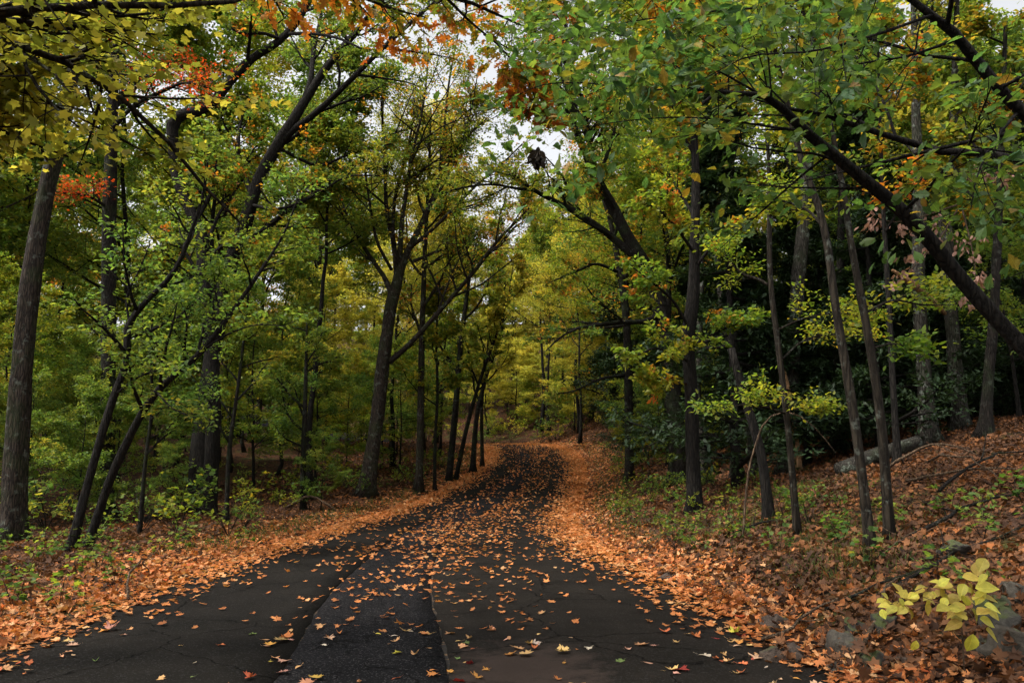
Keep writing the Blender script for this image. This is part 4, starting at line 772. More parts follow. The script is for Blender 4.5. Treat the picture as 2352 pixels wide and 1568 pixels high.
# the oak at the right: its 300 nearest leaves are single leaves
def oak():
    rng = np.random.default_rng(95)
    tr = np.vstack([np.array([(7.4, 5.2, float(ground_z(7.4, 5.2)) - .12, .19), (6.6, 5.4, 1.75, .15), (5.4, 5.5, 2.1, .125)]), arr([(2450, 905, 46, 5.6), (2352, 800, 46, 5.6), (2200, 632, 45, 5.6), (2100, 512, 42, 5.5), (1960, 392, 36, 5.4), (1850, 302, 30, 5.3), (1770, 228, 22, 5.2), (1690, 215, 14, 5.0), (1580, 205, 8, 4.9), (1480, 215, 4, 4.8)])])
    base = tr[0, :3] + np.array([0, 0, .12])
    root = empty('leaning_oak_tree', base, 'black leaning oak reaching in from the right with large green toothed leaves', 'tree')
    tr[:, 3] *= .78
    q = resample(tr, 48); P0, R0 = q[None, :, :3], q[None, :, 3]
    wood('trunk', P0, R0, 18, BARK['black'], base, root, .07, 95)
    up = np.vstack([np.array([(6.9, 5.0, 1.4, .12), (6.2, 5.0, 2.8, .11), (5.2, 5.0, 4.0, .10)]), arr([(2420, 330, 44, 5.1), (2340, 255, 42, 5.1), (2270, 172, 38, 5.0), (2205, 88, 34, 4.9), (2140, 35, 26, 4.8), (2040, -40, 16, 4.7), (1900, -120, 8, 4.6)])])
    lim = [up, arr([(2420, 420, 26, 5.4), (2300, 350, 26, 5.5), (2215, 352, 25, 5.6), (2130, 342, 23, 5.6), (2065, 318, 21, 5.6), (1990, 298, 19, 5.5), (1900, 266, 16, 5.4), (1810, 250, 12, 5.3), (1700, 190, 8, 5.1), (1560, 120, 5, 4.9), (1440, 90, 3, 4.8)]),
           arr([(1850, 302, 12, 5.3), (1760, 290, 8, 5.1), (1660, 275, 6, 4.9), (1540, 270, 4, 4.7), (1420, 280, 3, 4.6), (1300, 300, 2, 4.6)]), arr([(2140, 35, 12, 4.8), (1980, 90, 9, 4.6), (1850, 120, 7, 4.4), (1720, 130, 5, 4.3), (1620, 180, 3, 4.2)]),
           arr([(2205, 88, 12, 4.9), (2080, 130, 8, 4.9), (1960, 150, 6, 5.0), (1850, 190, 3, 5.1)]), arr([(2340, 255, 14, 5.1), (2280, 330, 8, 4.8), (2240, 420, 5, 4.6), (2230, 480, 3, 4.5)]),
           arr([(2000, -40, 10, 4.7), (1800, 10, 8, 4.9), (1600, 30, 6, 5.2), (1400, 60, 4, 5.6), (1250, 110, 3, 6.0)]), arr([(1580, 205, 7, 4.9), (1450, 205, 5, 5.3), (1330, 190, 4, 5.8), (1230, 200, 3, 6.2), (1150, 240, 2, 6.5)]), arr([(1900, -110, 8, 4.6), (1650, -60, 6, 4.9), (1450, -30, 5, 5.3), (1280, 10, 3, 5.6)])]
    L1, LR = [], []
    for l in lim:
        w = resample(l, 14); w[:, 3] *= .72; L1.append(w[:, :3]); LR.append(w[:, 3]); wood('limb', w[None, :, :3], w[None, :, 3], 9, BARK['black'], base, root, .06, 95)
    top = resample(q[26:], 14); L1.append(top[:, :3]); LR.append(top[:, 3])
    L1, LR = np.array(L1), np.array(LR)
    B, BR = grow(L1, LR, 13, .3, 1.0, .42, (35, 85), 6, rng, zflat=.2, zup=.0, lmin=.5, rf=.008)
    TW, TR = grow(B, BR, 6, .2, 1.0, .5, (25, 70), 4, rng, zflat=.4, zup=-.04, wig=.16, lmin=.14)
    v1, q1 = tubes(B, BR, 5); v2, q2 = tubes(TW, TR, 4)
    obj('twigs', mesh_np('twigs', np.r_[v1, v2] - base, np.r_[q1, q2 + len(v1)], BARK['black'], smooth=True, quads=True), root, kind='stuff')
    pos, ax, nr, sz, lv = leaf_frames(TW, 5, rng, spread=.06, tilt=.6, size=(.045, .115), updown=.2, t0=.2)
    # how large each shows
    X, Y, Z = pos.T; cp, sp = math.cos(PITCH), math.sin(PITCH); dep = Y * cp + (Z - EYE) * sp; hgt = (-Y * sp + (Z - EYE) * cp) / dep; wid = X / dep
    vis = (np.abs(wid) < .66) & (np.abs(hgt) < .45) & (dep > 1)
    score = np.where(vis, sz / dep, 0) + np.where(vis & (Y < 5.2), .002, 0)
    order = np.argsort(-score); single = order[:300]; rest = order[300:]
    V, F, a = leaves_np(T_OAK, pos[rest] - base, ax[rest], nr[rest], sz[rest], lv[rest]); obj('crown', mesh_np('crown', V, F, LM['oak'], a), root, kind='stuff')
    VG = [vein_mat('leaf_oak_green', (.058, .118, .034), trans=.45, spec=.3), vein_mat('leaf_oak_light', (.095, .145, .028), trans=.45, spec=.3), vein_mat('leaf_oak_blue', (.06, .135, .05), spec=.4), vein_mat('leaf_oak_turning', (.26, .19, .03), trans=.45)]
    ms = []
    for f, (a1, a2, a3) in enumerate([(.2, -.15, .2), (.5, -.5, -.2), (.1, .3, .4), (.7, -.3, 0), (-.4, -.4, .3), (.3, -.7, -.4), (.5, .4, .5), (.35, -.35, .1)]):
        t_ = fan(worn(oak_outline(), 50 + f, .02), (.55, 0), lambda x, y: a1 * abs(y) + a2 * x * x * .7 + a3 * x * y)
        ms.append(mesh_np('leaf', t_[0], t_[1], VG[(0, 0, 2, 1, 0, 2, 1, 3)[f]]))
    an, nn = norm(ax), None
    for k in single:
        a_ = an[k]; b_ = norm(np.cross(nr[k], a_)[None])[0]; c_ = np.cross(a_, b_); s_ = sz[k]; d = pos[k] - base
        o = bpy.data.objects.new('leaf', ms[min(7, int(rng.integers(0, 30)) % 8 if rng.uniform() > .1 else 6)]); COL.objects.link(o); o.parent = root
        o.matrix_local = Matrix([[a_[i] * s_, b_[i] * s_, c_[i] * s_, d[i]] for i in range(3)] + [[0, 0, 0, 1]])
    return root
oak()

# ------------------------------------------------------------------ woodland behind
protos = []
def proto(kind, **kw): protos.append((kind, forest_tree('woodland_tree', '', 'tree', '', **kw)))
proto('broad', seed=1, height=21, crown0=6, rad=6.0, nl=17, br=8, tw=7, per=24, size=(.14, .23), trunk_r=.24)
proto('broad', seed=2, height=18, crown0=4.5, rad=5.4, nl=17, br=8, tw=7, per=24, size=(.14, .23), trunk_r=.19)
proto('broad', seed=3, height=24, crown0=9, rad=6.0, nl=17, br=8, tw=7, per=24, size=(.14, .23), trunk_r=.28)
proto('low', seed=4, height=9, crown0=1.8, rad=3.4, nl=16, br=7, tw=7, per=18, size=(.09, .15), trunk_r=.08, ang=(60, 92), form='flat', tilt=.42)
proto('low', seed=5, height=7, crown0=1.2, rad=3.0, nl=16, br=7, tw=7, per=18, size=(.09, .15), trunk_r=.06, ang=(62, 95), form='flat', tilt=.42)
proto('low', seed=6, height=12, crown0=3, rad=3.6, nl=18, br=7, tw=7, per=18, size=(.10, .16), trunk_r=.10, ang=(58, 90), lean=.08, form='flat', tilt=.42)
proto('conifer', seed=7, height=17, crown0=1.0, rad=3.6, nl=56, br=8, tw=6, per=10, size=(.20, .34), trunk_r=.20, ang=(75, 95), form='conifer', tmpl=T_SPRAY, leaf='hemlock', bark='black', tilt=.35)
proto('pole', seed=8, height=19, crown0=10, rad=4.2, nl=13, br=8, tw=7, per=22, size=(.14, .22), trunk_r=.15)
proto('fine', seed=9, height=22, crown0=6.5, rad=6.5, nl=20, br=9, tw=8, per=26, size=(.09, .15), trunk_r=.16)
proto('fine', seed=10, height=20, crown0=6, rad=6.0, nl=20, br=9, tw=8, per=26, size=(.09, .15), trunk_r=.13, lean=.07)
used = set()
def place(kind, X, Y, rz, sc, label, group, leaf, bark, name=None):
    c = [k for k, (kd, _) in enumerate(protos) if kd == kind]; k = c[int(RNG.integers(0, len(c)))]; root = protos[k][1]
    loc = (X, Y, float(ground_z(X, Y)))
    if k not in used:
        used.add(k); r = root; r.location = loc; r.rotation_euler = (0, 0, rz); r.scale = (sc[0], sc[0], sc[1]); r['label'] = label; r['group'] = group
        for c_ in r.children: set_mats(c_, leaf, bark)
    else: r = copy_thing(root, loc, rz, sc, label, group, leaf, bark)
    if name: r.name = name
    return r
WORD = {'green': 'green', 'yellowgreen': 'yellow-green', 'yellow': 'yellow', 'mixed': 'green and rust', 'orange': 'orange', 'red': 'red', 'hemlock': 'dark needled'}
taken = []
def free(X, Y, d):
    if any((X - a) ** 2 + (Y - b) ** 2 < d * d for a, b in taken): return False
    taken.append((X, Y)); return True
LAND = [(40, 'the far left trunk'), (245, 'the scarlet-leaved tree'), (400, 'the elbow-bent tree'), (500, 'the dark forked trunk'), (690, 'the flat-tiered sapling'), (870, 'the fan-branched tree'), (1050, 'the slim trunks'), (1220, 'the road crest'),
        (1440, 'the slender curved trunk'), (1540, 'the arching-limb tree'), (1600, 'the roadside hickory'), (1720, 'the leaning dead trunk'), (1820, 'the lichen-spotted trunk'), (2010, 'the twin slim trunks'), (2125, 'the grey bank trunk'), (2190, 'the pale brown trunk'), (2330, 'the right frame edge')]
seen_labels = {}
def where(X, Y):
    x = 1176 + FP * X / Y; lx, nm = min(LAND, key=lambda a: abs(a[0] - x))
    rel = 'behind' if abs(x - lx) < 28 else ('left of' if x < lx else 'right of')
    if not -40 < x < 2392: return 'rising past the left frame edge' if x < 0 else 'rising past the right frame edge'
    return f'{rel} {nm}'
def scatter_trees(n, kind, x0, x1, y0, y1, d, leaves, barks, noun, group, hs=(.85, 1.15), name=None, margin=2.2, lean=0.0):
    """x0..x1 are slopes X / Y, so that a wedge of woodland is filled evenly"""
    made = 0
    for _ in range(n * 40):
        if made >= n: break
        Y = math.sqrt(RNG.uniform(y0 * y0, y1 * y1)); X = RNG.uniform(x0, x1) * Y
        if road_l(Y) - margin < X < road_r(Y) + margin or not free(X, Y, d): continue
        lf = leaves[int(RNG.integers(0, len(leaves)))]; bk = barks[int(RNG.integers(0, len(barks)))]; s = RNG.uniform(*hs)
        dep = 'near ' if Y < 24 else ('' if Y < 42 else ('far ' if Y < 75 else 'most distant '))
        lab = f"{dep}{WORD[lf]} {noun} {where(X, Y)}"
        place(kind, X, Y, RNG.uniform(0, 6.28), (s, s * RNG.uniform(.92, 1.1)), lab, group, lf, bk, name); made += 1
for X, Y, lf, bk, lab in [(6.6, 32.5, 'yellowgreen', 'dark', 'fine-leaved maple leaning its crown over the road right of the bend'), (-18.5, 30, 'green', 'dark', 'fine-leaved green maple behind the scarlet-leaved tree'), (-15.5, 31.5, 'green', 'dark', 'fine-leaved green maple behind the elbow-bent tree'), (5.9, 39, 'yellowgreen', 'dark', 'fine-leaved maple overhanging the rising road from its right verge'), (7.3, 47, 'mixed', 'dark', 'fine-leaved rusty maple overhanging the bend from the right'), (-6.2, 42, 'yellow', 'dark', 'yellow fine-leaved maple behind the slim trunks at the bend'),
                          (-5.6, 50, 'yellow', 'brown', 'yellow fine-leaved maple left of the road just below the crest'), (9.5, 36, 'green', 'dark', 'fine-leaved green maple behind the arching-limb tree'), (-13.5, 36, 'yellowgreen', 'brown', 'fine-leaved maple between the forked trunk and the fan-branched tree'), (11.5, 30, 'green', 'dark', 'fine-leaved maple behind the roadside hickory'), (4.8, 57, 'yellow', 'dark', 'yellow fine-leaved maple right of the road just below the crest')]:
    taken.append((X, Y)); place('fine', X, Y, RNG.uniform(0, 6.28), (RNG.uniform(1.2, 1.3) if Y < 37 else RNG.uniform(.9, 1.05),) * 2, lab, 'fine-leaved trees along the rising road', lf, bk, 'maple_tree')
scatter_trees(26, 'low', -.62, -.14, 24, 50, 1.6, ['green', 'yellowgreen', 'green', 'yellowgreen'], ['dark'], 'young maple sapling', 'young trees in the left woods', name='young_tree', hs=(.2, .36), margin=1.6)
scatter_trees(10, 'low', .13, .3, 26, 50, 1.4, ['green', 'yellowgreen', 'yellowgreen'], ['dark'], 'young maple sapling', 'young trees right of the rising road', name='young_tree', hs=(.2, .36), margin=1.6)
scatter_trees(5, 'broad', -.80, -.52, 24, 38, 4.0, ['green', 'yellowgreen', 'mixed', 'green'], ['dark', 'brown'], 'tall maple', 'tall trees in the left woods')
scatter_trees(7, 'broad', -.52, -.22, 42, 60, 4.0, ['yellowgreen', 'green', 'mixed', 'green'], ['dark', 'brown'], 'tall maple', 'tall trees in the left woods')
scatter_trees(9, 'pole', -.74, -.24, 29, 50, 3.0, ['green', 'yellowgreen', 'mixed'], ['dark', 'brown', 'black'], 'tall pole-like tree', 'pole-like trees in the left woods', name='pole_tree')
scatter_trees(11, 'low', -.74, -.45, 18, 27, 1.6, ['green', 'green', 'green', 'yellowgreen'], ['dark', 'black'], 'understory maple', 'understory trees in the left woods', name='understory_tree', hs=(.4, .62))
scatter_trees(16, 'low', -.70, -.20, 29, 44, 2.2, ['green', 'green', 'green', 'yellowgreen'], ['dark', 'black'], 'understory maple', 'understory trees in the left woods', name='understory_tree', hs=(.6, .95))
scatter_trees(16, 'low', -.5, -.07, 36, 58, 2.2, ['yellowgreen', 'green', 'yellow', 'green'], ['dark'], 'understory maple', 'understory trees left of the bend', name='understory_tree', hs=(.7, 1.0))
scatter_trees(22, 'broad', -.75, -.16, 58, 100, 4.5, ['yellowgreen', 'yellow', 'mixed', 'yellowgreen', 'green'], ['dark', 'brown'], 'broad maple', 'distant trees in the left woods')
scatter_trees(26, 'broad', -.2, .22, 72, 120, 3.8, ['yellow', 'yellow', 'yellow', 'yellow', 'mixed'], ['dark', 'brown'], 'broad maple', 'distant trees beyond the road crest', hs=(.8, 1.05))
scatter_trees(30, 'low', -.2, .16, 62, 100, 2.4, ['yellow', 'yellow', 'yellow', 'yellowgreen'], ['dark'], 'understory maple', 'understory trees beyond the road crest', name='understory_tree')
scatter_trees(5, 'pole', .03, .10, 62, 74, 2.0, ['green', 'yellowgreen'], ['black'], 'dark straight tree', 'dark trunks at the road crest', name='pole_tree')
scatter_trees(5, 'broad', .115, .24, 46, 64, 3.4, ['green', 'yellowgreen', 'mixed'], ['dark'], 'tall maple', 'tall trees right of the rising road', hs=(.8, 1.0))
scatter_trees(3, 'pole', -.27, -.09, 48, 62, 3.0, ['yellow', 'yellowgreen'], ['dark', 'brown'], 'tall pole-like tree', 'pole-like trees left of the bend', name='pole_tree')
scatter_trees(26, 'low', -.16, .15, 61, 84, 1.5, ['yellowgreen', 'yellowgreen', 'yellow', 'green'], ['dark'], 'bushy young maple', 'young trees beyond the road crest', name='young_tree', hs=(.3, .5), margin=.8)
scatter_trees(22, 'conifer', .28, .74, 20, 34, 1.6, ['hemlock'], ['black'], 'young hemlock', 'young hemlocks above the right bank', name='hemlock_tree', hs=(.35, .7))
scatter_trees(8, 'conifer', .14, .30, 30, 50, 1.8, ['hemlock'], ['black'], 'young hemlock', 'young hemlocks right of the rising road', name='hemlock_tree', hs=(.3, .5))
scatter_trees(12, 'conifer', .13, .30, 31, 66, 2.8, ['hemlock'], ['black'], 'hemlock', 'hemlocks right of the rising road', name='hemlock_tree', hs=(.6, 1.0))
scatter_trees(22, 'conifer', .28, .78, 23, 50, 2.6, ['hemlock'], ['black'], 'hemlock', 'hemlocks above the right bank', name='hemlock_tree', hs=(.6, 1.0))
scatter_trees(18, 'broad', .12, .78, 34, 85, 4.0, ['green', 'green', 'yellowgreen', 'mixed', 'mixed'], ['dark', 'brown'], 'broad maple', 'tall trees above the right bank')
scatter_trees(4, 'low', .36, .74, 19, 32, 2.0, ['green', 'green', 'yellowgreen', 'mixed'], ['dark', 'black'], 'understory maple', 'understory trees on the right bank', name='understory_tree', hs=(.5, .8))
scatter_trees(4, 'low', .16, .36, 28, 42, 2.0, ['green', 'yellowgreen', 'green'], ['dark', 'black'], 'understory maple', 'understory trees on the right bank', name='understory_tree', hs=(.6, .9))
scatter_trees(9, 'pole', .24, .76, 22, 45, 2.2, ['green', 'yellowgreen', 'mixed', 'mixed'], ['dark', 'black', 'grey'], 'tall pole-like tree', 'pole-like trees above the right bank', name='pole_tree')
scatter_trees(34, 'low', -.72, -.10, 46, 95, 2.4, ['yellowgreen', 'green', 'green', 'yellow'], ['dark'], 'understory maple', 'understory trees deep in the left woods', name='understory_tree')
scatter_trees(14, 'low', .10, .70, 40, 90, 2.4, ['green', 'green', 'yellowgreen'], ['dark'], 'understory maple', 'understory trees deep in the right woods', name='understory_tree')
for k, (kd, r) in enumerate(protos):
    if k not in used:
        for c_ in list(r.children): bpy.data.objects.remove(c_)
        bpy.data.objects.remove(r)

# ------------------------------------------------------------------ low plants
def plant_proto(seed, h, n_st, n_lf, size, tmpl, leaf, stem='smooth', flat=.35):
    rng = np.random.default_rng(seed)
    k = 5; P = np.zeros((n_st, k, 3)); d = norm(np.c_[rng.normal(size=(n_st, 2)) * .45, np.ones(n_st)]); ln = h * rng.uniform(.6, 1.1, n_st)
    for j in range(1, k): d = norm(d + rng.normal(size=(n_st, 3)) * .12); P[:, j] = P[:, j - 1] + d * (ln / (k - 1))[:, None]
    P[:, 0, 2] -= .04
    R = np.repeat(np.linspace(.006, .0025, k)[None], n_st, 0) * (h / .5) ** .5
    root = empty('seedling', (0, 0, 0), '', 'plant')
    V, Q = tubes(P, R, 4); obj('stem', mesh_np('stem', V, Q, BARK[stem], smooth=True, quads=True), root)
    B, BR = grow(P, R, 3, .4, 1.0, .4, (40, 80), 3, rng, zflat=.6, lmin=.08)
    pos, ax, nr, sz, lv = leaf_frames(B, n_lf, rng, spread=.02, tilt=flat, size=size, t0=.3)
    V, F, a = leaves_np(tmpl, pos, ax, nr, sz, lv); obj('leaves', mesh_np('leaves', V, F, LM[leaf], a), root, kind='stuff')
    return root
plants = [plant_proto(201, .28, 3, 3, (.05, .09), T_OVATE, 'seedling'), plant_proto(202, .38, 4, 3, (.06, .10), T_MAPLE_LO, 'seedling'), plant_proto(203, .75, 7, 6, (.06, .10), T_OVATE, 'seedling'), plant_proto(204, .95, 8, 6, (.06, .11), T_MAPLE_LO, 'seedling'), plant_proto(205, .6, 9, 5, (.05, .08), T_OVATE, 'yellowgreen')]
pused = set()
def place_plant(k, X, Y, label, group, name, leaf, s):
    loc = (X, Y, float(ground_z(X, Y))); rz = RNG.uniform(0, 6.28); root = plants[k]
    if k not in pused:
        pused.add(k); r = root; r.location = loc; r.rotation_euler = (0, 0, rz); r.scale = (s, s, s); r['label'] = label; r['group'] = group
        for c_ in r.children: set_mats(c_, leaf, None)
    else: r = copy_thing(root, loc, rz, (s, s), label, group, leaf)
    r.name = name
def plant_patch(n, ks, xy, d, label, group, name, leaves, s=(.8, 1.25)):
    made, tk = 0, []
    for _ in range(n * 40):
        if made >= n: break
        X, Y = xy()
        if road_l(Y) - .15 < X < road_r(Y) + .15 or not in_view(np.array(X), np.array(Y)) or any((X - a) ** 2 + (Y - b) ** 2 < d * d for a, b in tk): continue
        tk.append((X, Y)); lf = leaves[int(RNG.integers(0, len(leaves)))]
        sz_ = RNG.uniform(*s); hw_ = 'tall' if sz_ > s[0] + .66 * (s[1] - s[0]) else ('short' if sz_ < s[0] + .33 * (s[1] - s[0]) else 'mid-height')
        place_plant(ks[int(RNG.integers(0, len(ks)))], X, Y, f"{hw_} {WORD.get(lf, 'pale green')} {label} {where(X, Y)}", group, name, lf, sz_); made += 1
def beside(side, y0, y1, a, b):
    def f():
        Y = RNG.uniform(y0, y1); o = RNG.uniform(a, b)
        return (float(road_r(Y)) + o, Y) if side > 0 else (float(road_l(Y)) - o, Y)
    return f
plant_patch(42, [2, 3, 4, 0, 1], beside(1, 12.5, 26, .7, 3.8), .34, 'shrub right of the road,', 'shrubs in the clump right of the road', 'roadside_shrub', ['seedling', 'yellowgreen', 'seedling', 'green'], (.5, .95))
plant_patch(18, [2, 3, 4], beside(1, 24, 50, 1.2, 3.5), .6, 'verge shrub uphill on the right,', 'shrubs along the right verge uphill', 'roadside_shrub', ['seedling', 'yellowgreen', 'green'], (.6, 1.1))
plant_patch(30, [2, 3, 4], beside(-1, 22, 48, 1.0, 4.5), .6, 'verge shrub on the left,', 'shrubs along the left verge', 'roadside_shrub', ['yellowgreen', 'seedling', 'green', 'yellowgreen'], (.5, 1.0))
plant_patch(30, [0, 1], beside(-1, 7, 16, .4, 4.5), .35, 'seedling in left verge litter,', 'seedlings at the left verge', 'seedling', ['seedling', 'seedling', 'yellowgreen'])
plant_patch(24, [0, 1], beside(1, 6, 15, 1.2, 4.5), .4, 'seedling in right bank litter,', 'seedlings on the right bank', 'seedling', ['seedling', 'green', 'seedling'])
plant_patch(44, [2, 3, 4], beside(-1, 15, 42, 1.2, 9), .8, 'woodland shrub on the left,', 'shrubs in the left woods', 'woodland_shrub', ['green', 'seedling', 'yellowgreen', 'green'], (.9, 1.7))
def crest():
    Y = RNG.uniform(61, 80); return RNG.uniform(-7, 9), Y
plant_patch(46, [2, 3, 4], crest, .7, 'bush on the hillside beyond the crest,', 'bushes beyond the road crest', 'hillside_bush', ['yellowgreen', 'seedling', 'green', 'yellow'], (1.3, 2.2))
for k, r in enumerate(plants):
    if k not in pused:
        for c_ in list(r.children): bpy.data.objects.remove(c_)
        bpy.data.objects.remove(r)
# the lemon-yellow sapling at the lower right
def lemon():
    rng = np.random.default_rng(301); Yb = 5.9; b0 = ground_at(2215, Yb)
    root = empty('yellow_sapling', b0, 'small sapling with lemon-yellow leaves among mossy rocks at lower right', 'sapling')
    stems = [[(2215, 1480, 8, 5.9), (2205, 1420, 7, 5.85), (2190, 1370, 6, 5.8), (2130, 1345, 5, 5.75), (2060, 1385, 3, 5.7)], [(2200, 1390, 6, 5.8), (2215, 1350, 5, 5.7), (2222, 1325, 3, 5.65)], [(2200, 1400, 6, 5.8), (2225, 1405, 5, 5.6), (2245, 1430, 3, 5.5)], [(2190, 1370, 5, 5.8), (2150, 1380, 4, 5.6), (2120, 1370, 3, 5.5)]]
    for s_ in stems:
        q = resample(arr(s_), 8)
        if s_ is stems[0]: q[0, :3] = b0 - [0, 0, .03]
        wood('stem', q[None, :, :3], np.maximum(q[None, :, 3] * .45, .002), 5, BARK['dead'], b0, root)
    spots = [(2210, 1325, 10, 60), (2245, 1322, 80, 55), (2190, 1345, 170, 60), (2240, 1350, 20, 70), (2215, 1340, 240, 55), (2130, 1350, 150, 45), (2155, 1345, 60, 45), (2165, 1365, 300, 45), (2110, 1365, 190, 45), (2090, 1378, 120, 45), (2070, 1372, 60, 40), (2060, 1392, 210, 48), (2085, 1395, 300, 42), (2045, 1390, 170, 40), (2180, 1392, 190, 52), (2205, 1400, 250, 60), (2220, 1390, 100, 48), (2235, 1378, 40, 48), (2255, 1370, 350, 50), (2265, 1395, 300, 52), (2210, 1428, 200, 60), (2235, 1455, 265, 72), (2265, 1445, 310, 70), (2250, 1420, 330, 58), (2222, 1415, 150, 50), (2105, 1470, 260, 42), (2140, 1360, 230, 40), (2195, 1378, 260, 44)]
    V, F = fan(ovate_fine(), (.5, 0), lambda x, y: .3 * abs(y) - .3 * x * x); V = V * np.array([1, 1.15, 1])
    lm_ = vein_mat('leaf_lemon', (.47, .40, .06), trans=.3, spots=.25, spot=(.30, .16, .03), tb=1.3); me = [mesh_np('leaf', V * np.array([1, w_, f]), F, lm_) for f, w_ in ((1, 1.1), (1.5, .95), (.6, 1.2))]
    spots += [(2035 + 6.0 * k + rng.normal() * 8, 1395 - 1.9 * k + rng.normal() * 11, rng.uniform(100, 330), rng.uniform(30, 45)) for k in range(26)] + [(2235 + rng.normal() * 26, 1385 + rng.normal() * 34, rng.uniform(150, 390), rng.uniform(40, 62)) for k in range(14)]
    for x, y, an, w in spots:
        Yl = 5.65 + rng.uniform(-.12, .12); p_ = pix(x, y, Yl); s_ = w * Yl / FP * .66
        a_ = math.radians(an); ax = np.array([math.cos(a_), rng.uniform(-.5, .3), math.sin(a_) * .6]); ax = norm(ax[None])[0]
        nr = norm(np.array([[rng.normal() * .3, -.6 + rng.normal() * .2, .9]]))[0]; b_ = norm(np.cross(nr, ax)[None])[0]; c_ = np.cross(ax, b_); d = p_ - b0
        o = bpy.data.objects.new('leaf', me[int(rng.integers(0, 3))]); COL.objects.link(o); o.parent = root
        o.matrix_local = Matrix([[ax[i] * s_, b_[i] * s_, c_[i] * s_, d[i]] for i in range(3)] + [[0, 0, 0, 1]])
lemon()

# grass
rng = np.random.default_rng(77)
def grass(n, xy, h, label):
    XY = np.array([xy() for _ in range(n)]); X, Y = XY.T; ok = (X < road_l(Y) - .1) | (X > road_r(Y) + .1); X, Y = X[ok], Y[ok]; m = len(X)
    pos = np.stack([X, Y, ground_z(X, Y)], -1); ax = norm(np.c_[rng.normal(size=(m, 2)) * .5, np.ones(m)]); nr = rng.normal(size=(m, 3))
    T = (np.array([(0, .03, 0), (0, -.03, 0), (.6, .022, .12), (.6, -.022, .12), (1, 0, .38)]), np.array([(0, 1, 3), (0, 3, 2), (2, 3, 4)], np.int32))
    V, F, a = leaves_np(T, pos, ax, nr, rng.uniform(*h, m), rng.uniform(0, 1, m)); obj('grass', mesh_np('grass', V, F, LM['grass'], a), kind='stuff', label=label, category='grass')
def blob(cx, cy, rx, ry):
    def f():
        a, b = rng.normal(size=2) * .5; return cx + a * rx, cy + b * ry
    return f
pa = [blob(5.0, 12.2, 1.3, 2.2), blob(4.2, 14.8, 1.2, 2.5), blob(4.0, 9.8, .9, 1.2), blob(5.6, 16.5, 1.5, 2.5)]
grass(4200, lambda: pa[int(rng.integers(0, 4))](), (.06, .16), 'tufts of green grass on the right bank')
bl, br_ = beside(-1, 14, 55, .2, 1.3), beside(1, 16, 60, .4, 1.8)
grass(5000, lambda: bl() if rng.uniform() < .5 else br_(), (.08, .25), 'straw-green grass along the verges')

# rocks
def rock_mat(name, base, moss):
    m, nt, out = nmat(name); L = nt.links.new; tc = N(nt, 'ShaderNodeTexCoord')
    n1 = N(nt, 'ShaderNodeTexNoise'); n1.inputs['Scale'].default_value = 22; n1.inputs['Detail'].default_value = 8; L(tc.outputs['Object'], n1.inputs['Vector'])
    r = ramp(nt, [(.3, tuple(v * .4 for v in base)), (.75, base)]); L(n1.outputs['Fac'], r.inputs[0])
    n2 = N(nt, 'ShaderNodeTexNoise'); n2.inputs['Scale'].default_value = 5; n2.inputs['Detail'].default_value = 5; L(tc.outputs['Object'], n2.inputs['Vector'])
    ge = N(nt, 'ShaderNodeNewGeometry'); sx = N(nt, 'ShaderNodeSeparateXYZ'); L(ge.outputs['Normal'], sx.inputs[0])
    f = math_node(nt, 'ADD', math_node(nt, 'MULTIPLY', sx.outputs[2], .35), n2.outputs['Fac']); mk = ramp(nt, [(.95 - moss * .5, (0, 0, 0)), (1.08 - moss * .5, (1, 1, 1))]); L(f, mk.inputs[0])
    mx = N(nt, 'ShaderNodeMix', data_type='RGBA'); L(mk.outputs[0], mx.inputs[0]); L(r.outputs[0], mx.inputs[6]); mx.inputs[7].default_value = (.04, .05, .009, 1)
    p = N(nt, 'ShaderNodeBsdfPrincipled'); p.inputs['Roughness'].default_value = .9; L(mx.outputs[2], p.inputs['Base Color'])
    b = N(nt, 'ShaderNodeBump'); b.inputs['Distance'].default_value = .03; b.inputs['Strength'].default_value = .8; L(n1.outputs['Fac'], b.inputs['Height']); L(b.outputs[0], p.inputs['Normal']); L(p.outputs[0], out.inputs['Surface']); return m
RM = {'moss': rock_mat('rock_mossy', (.05, .044, .034), .6), 'grey': rock_mat('rock_grey', (.072, .060, .044), .3), 'brown': rock_mat('rock_brown', (.065, .042, .028), .15)}
import bmesh
rock_leaves = []
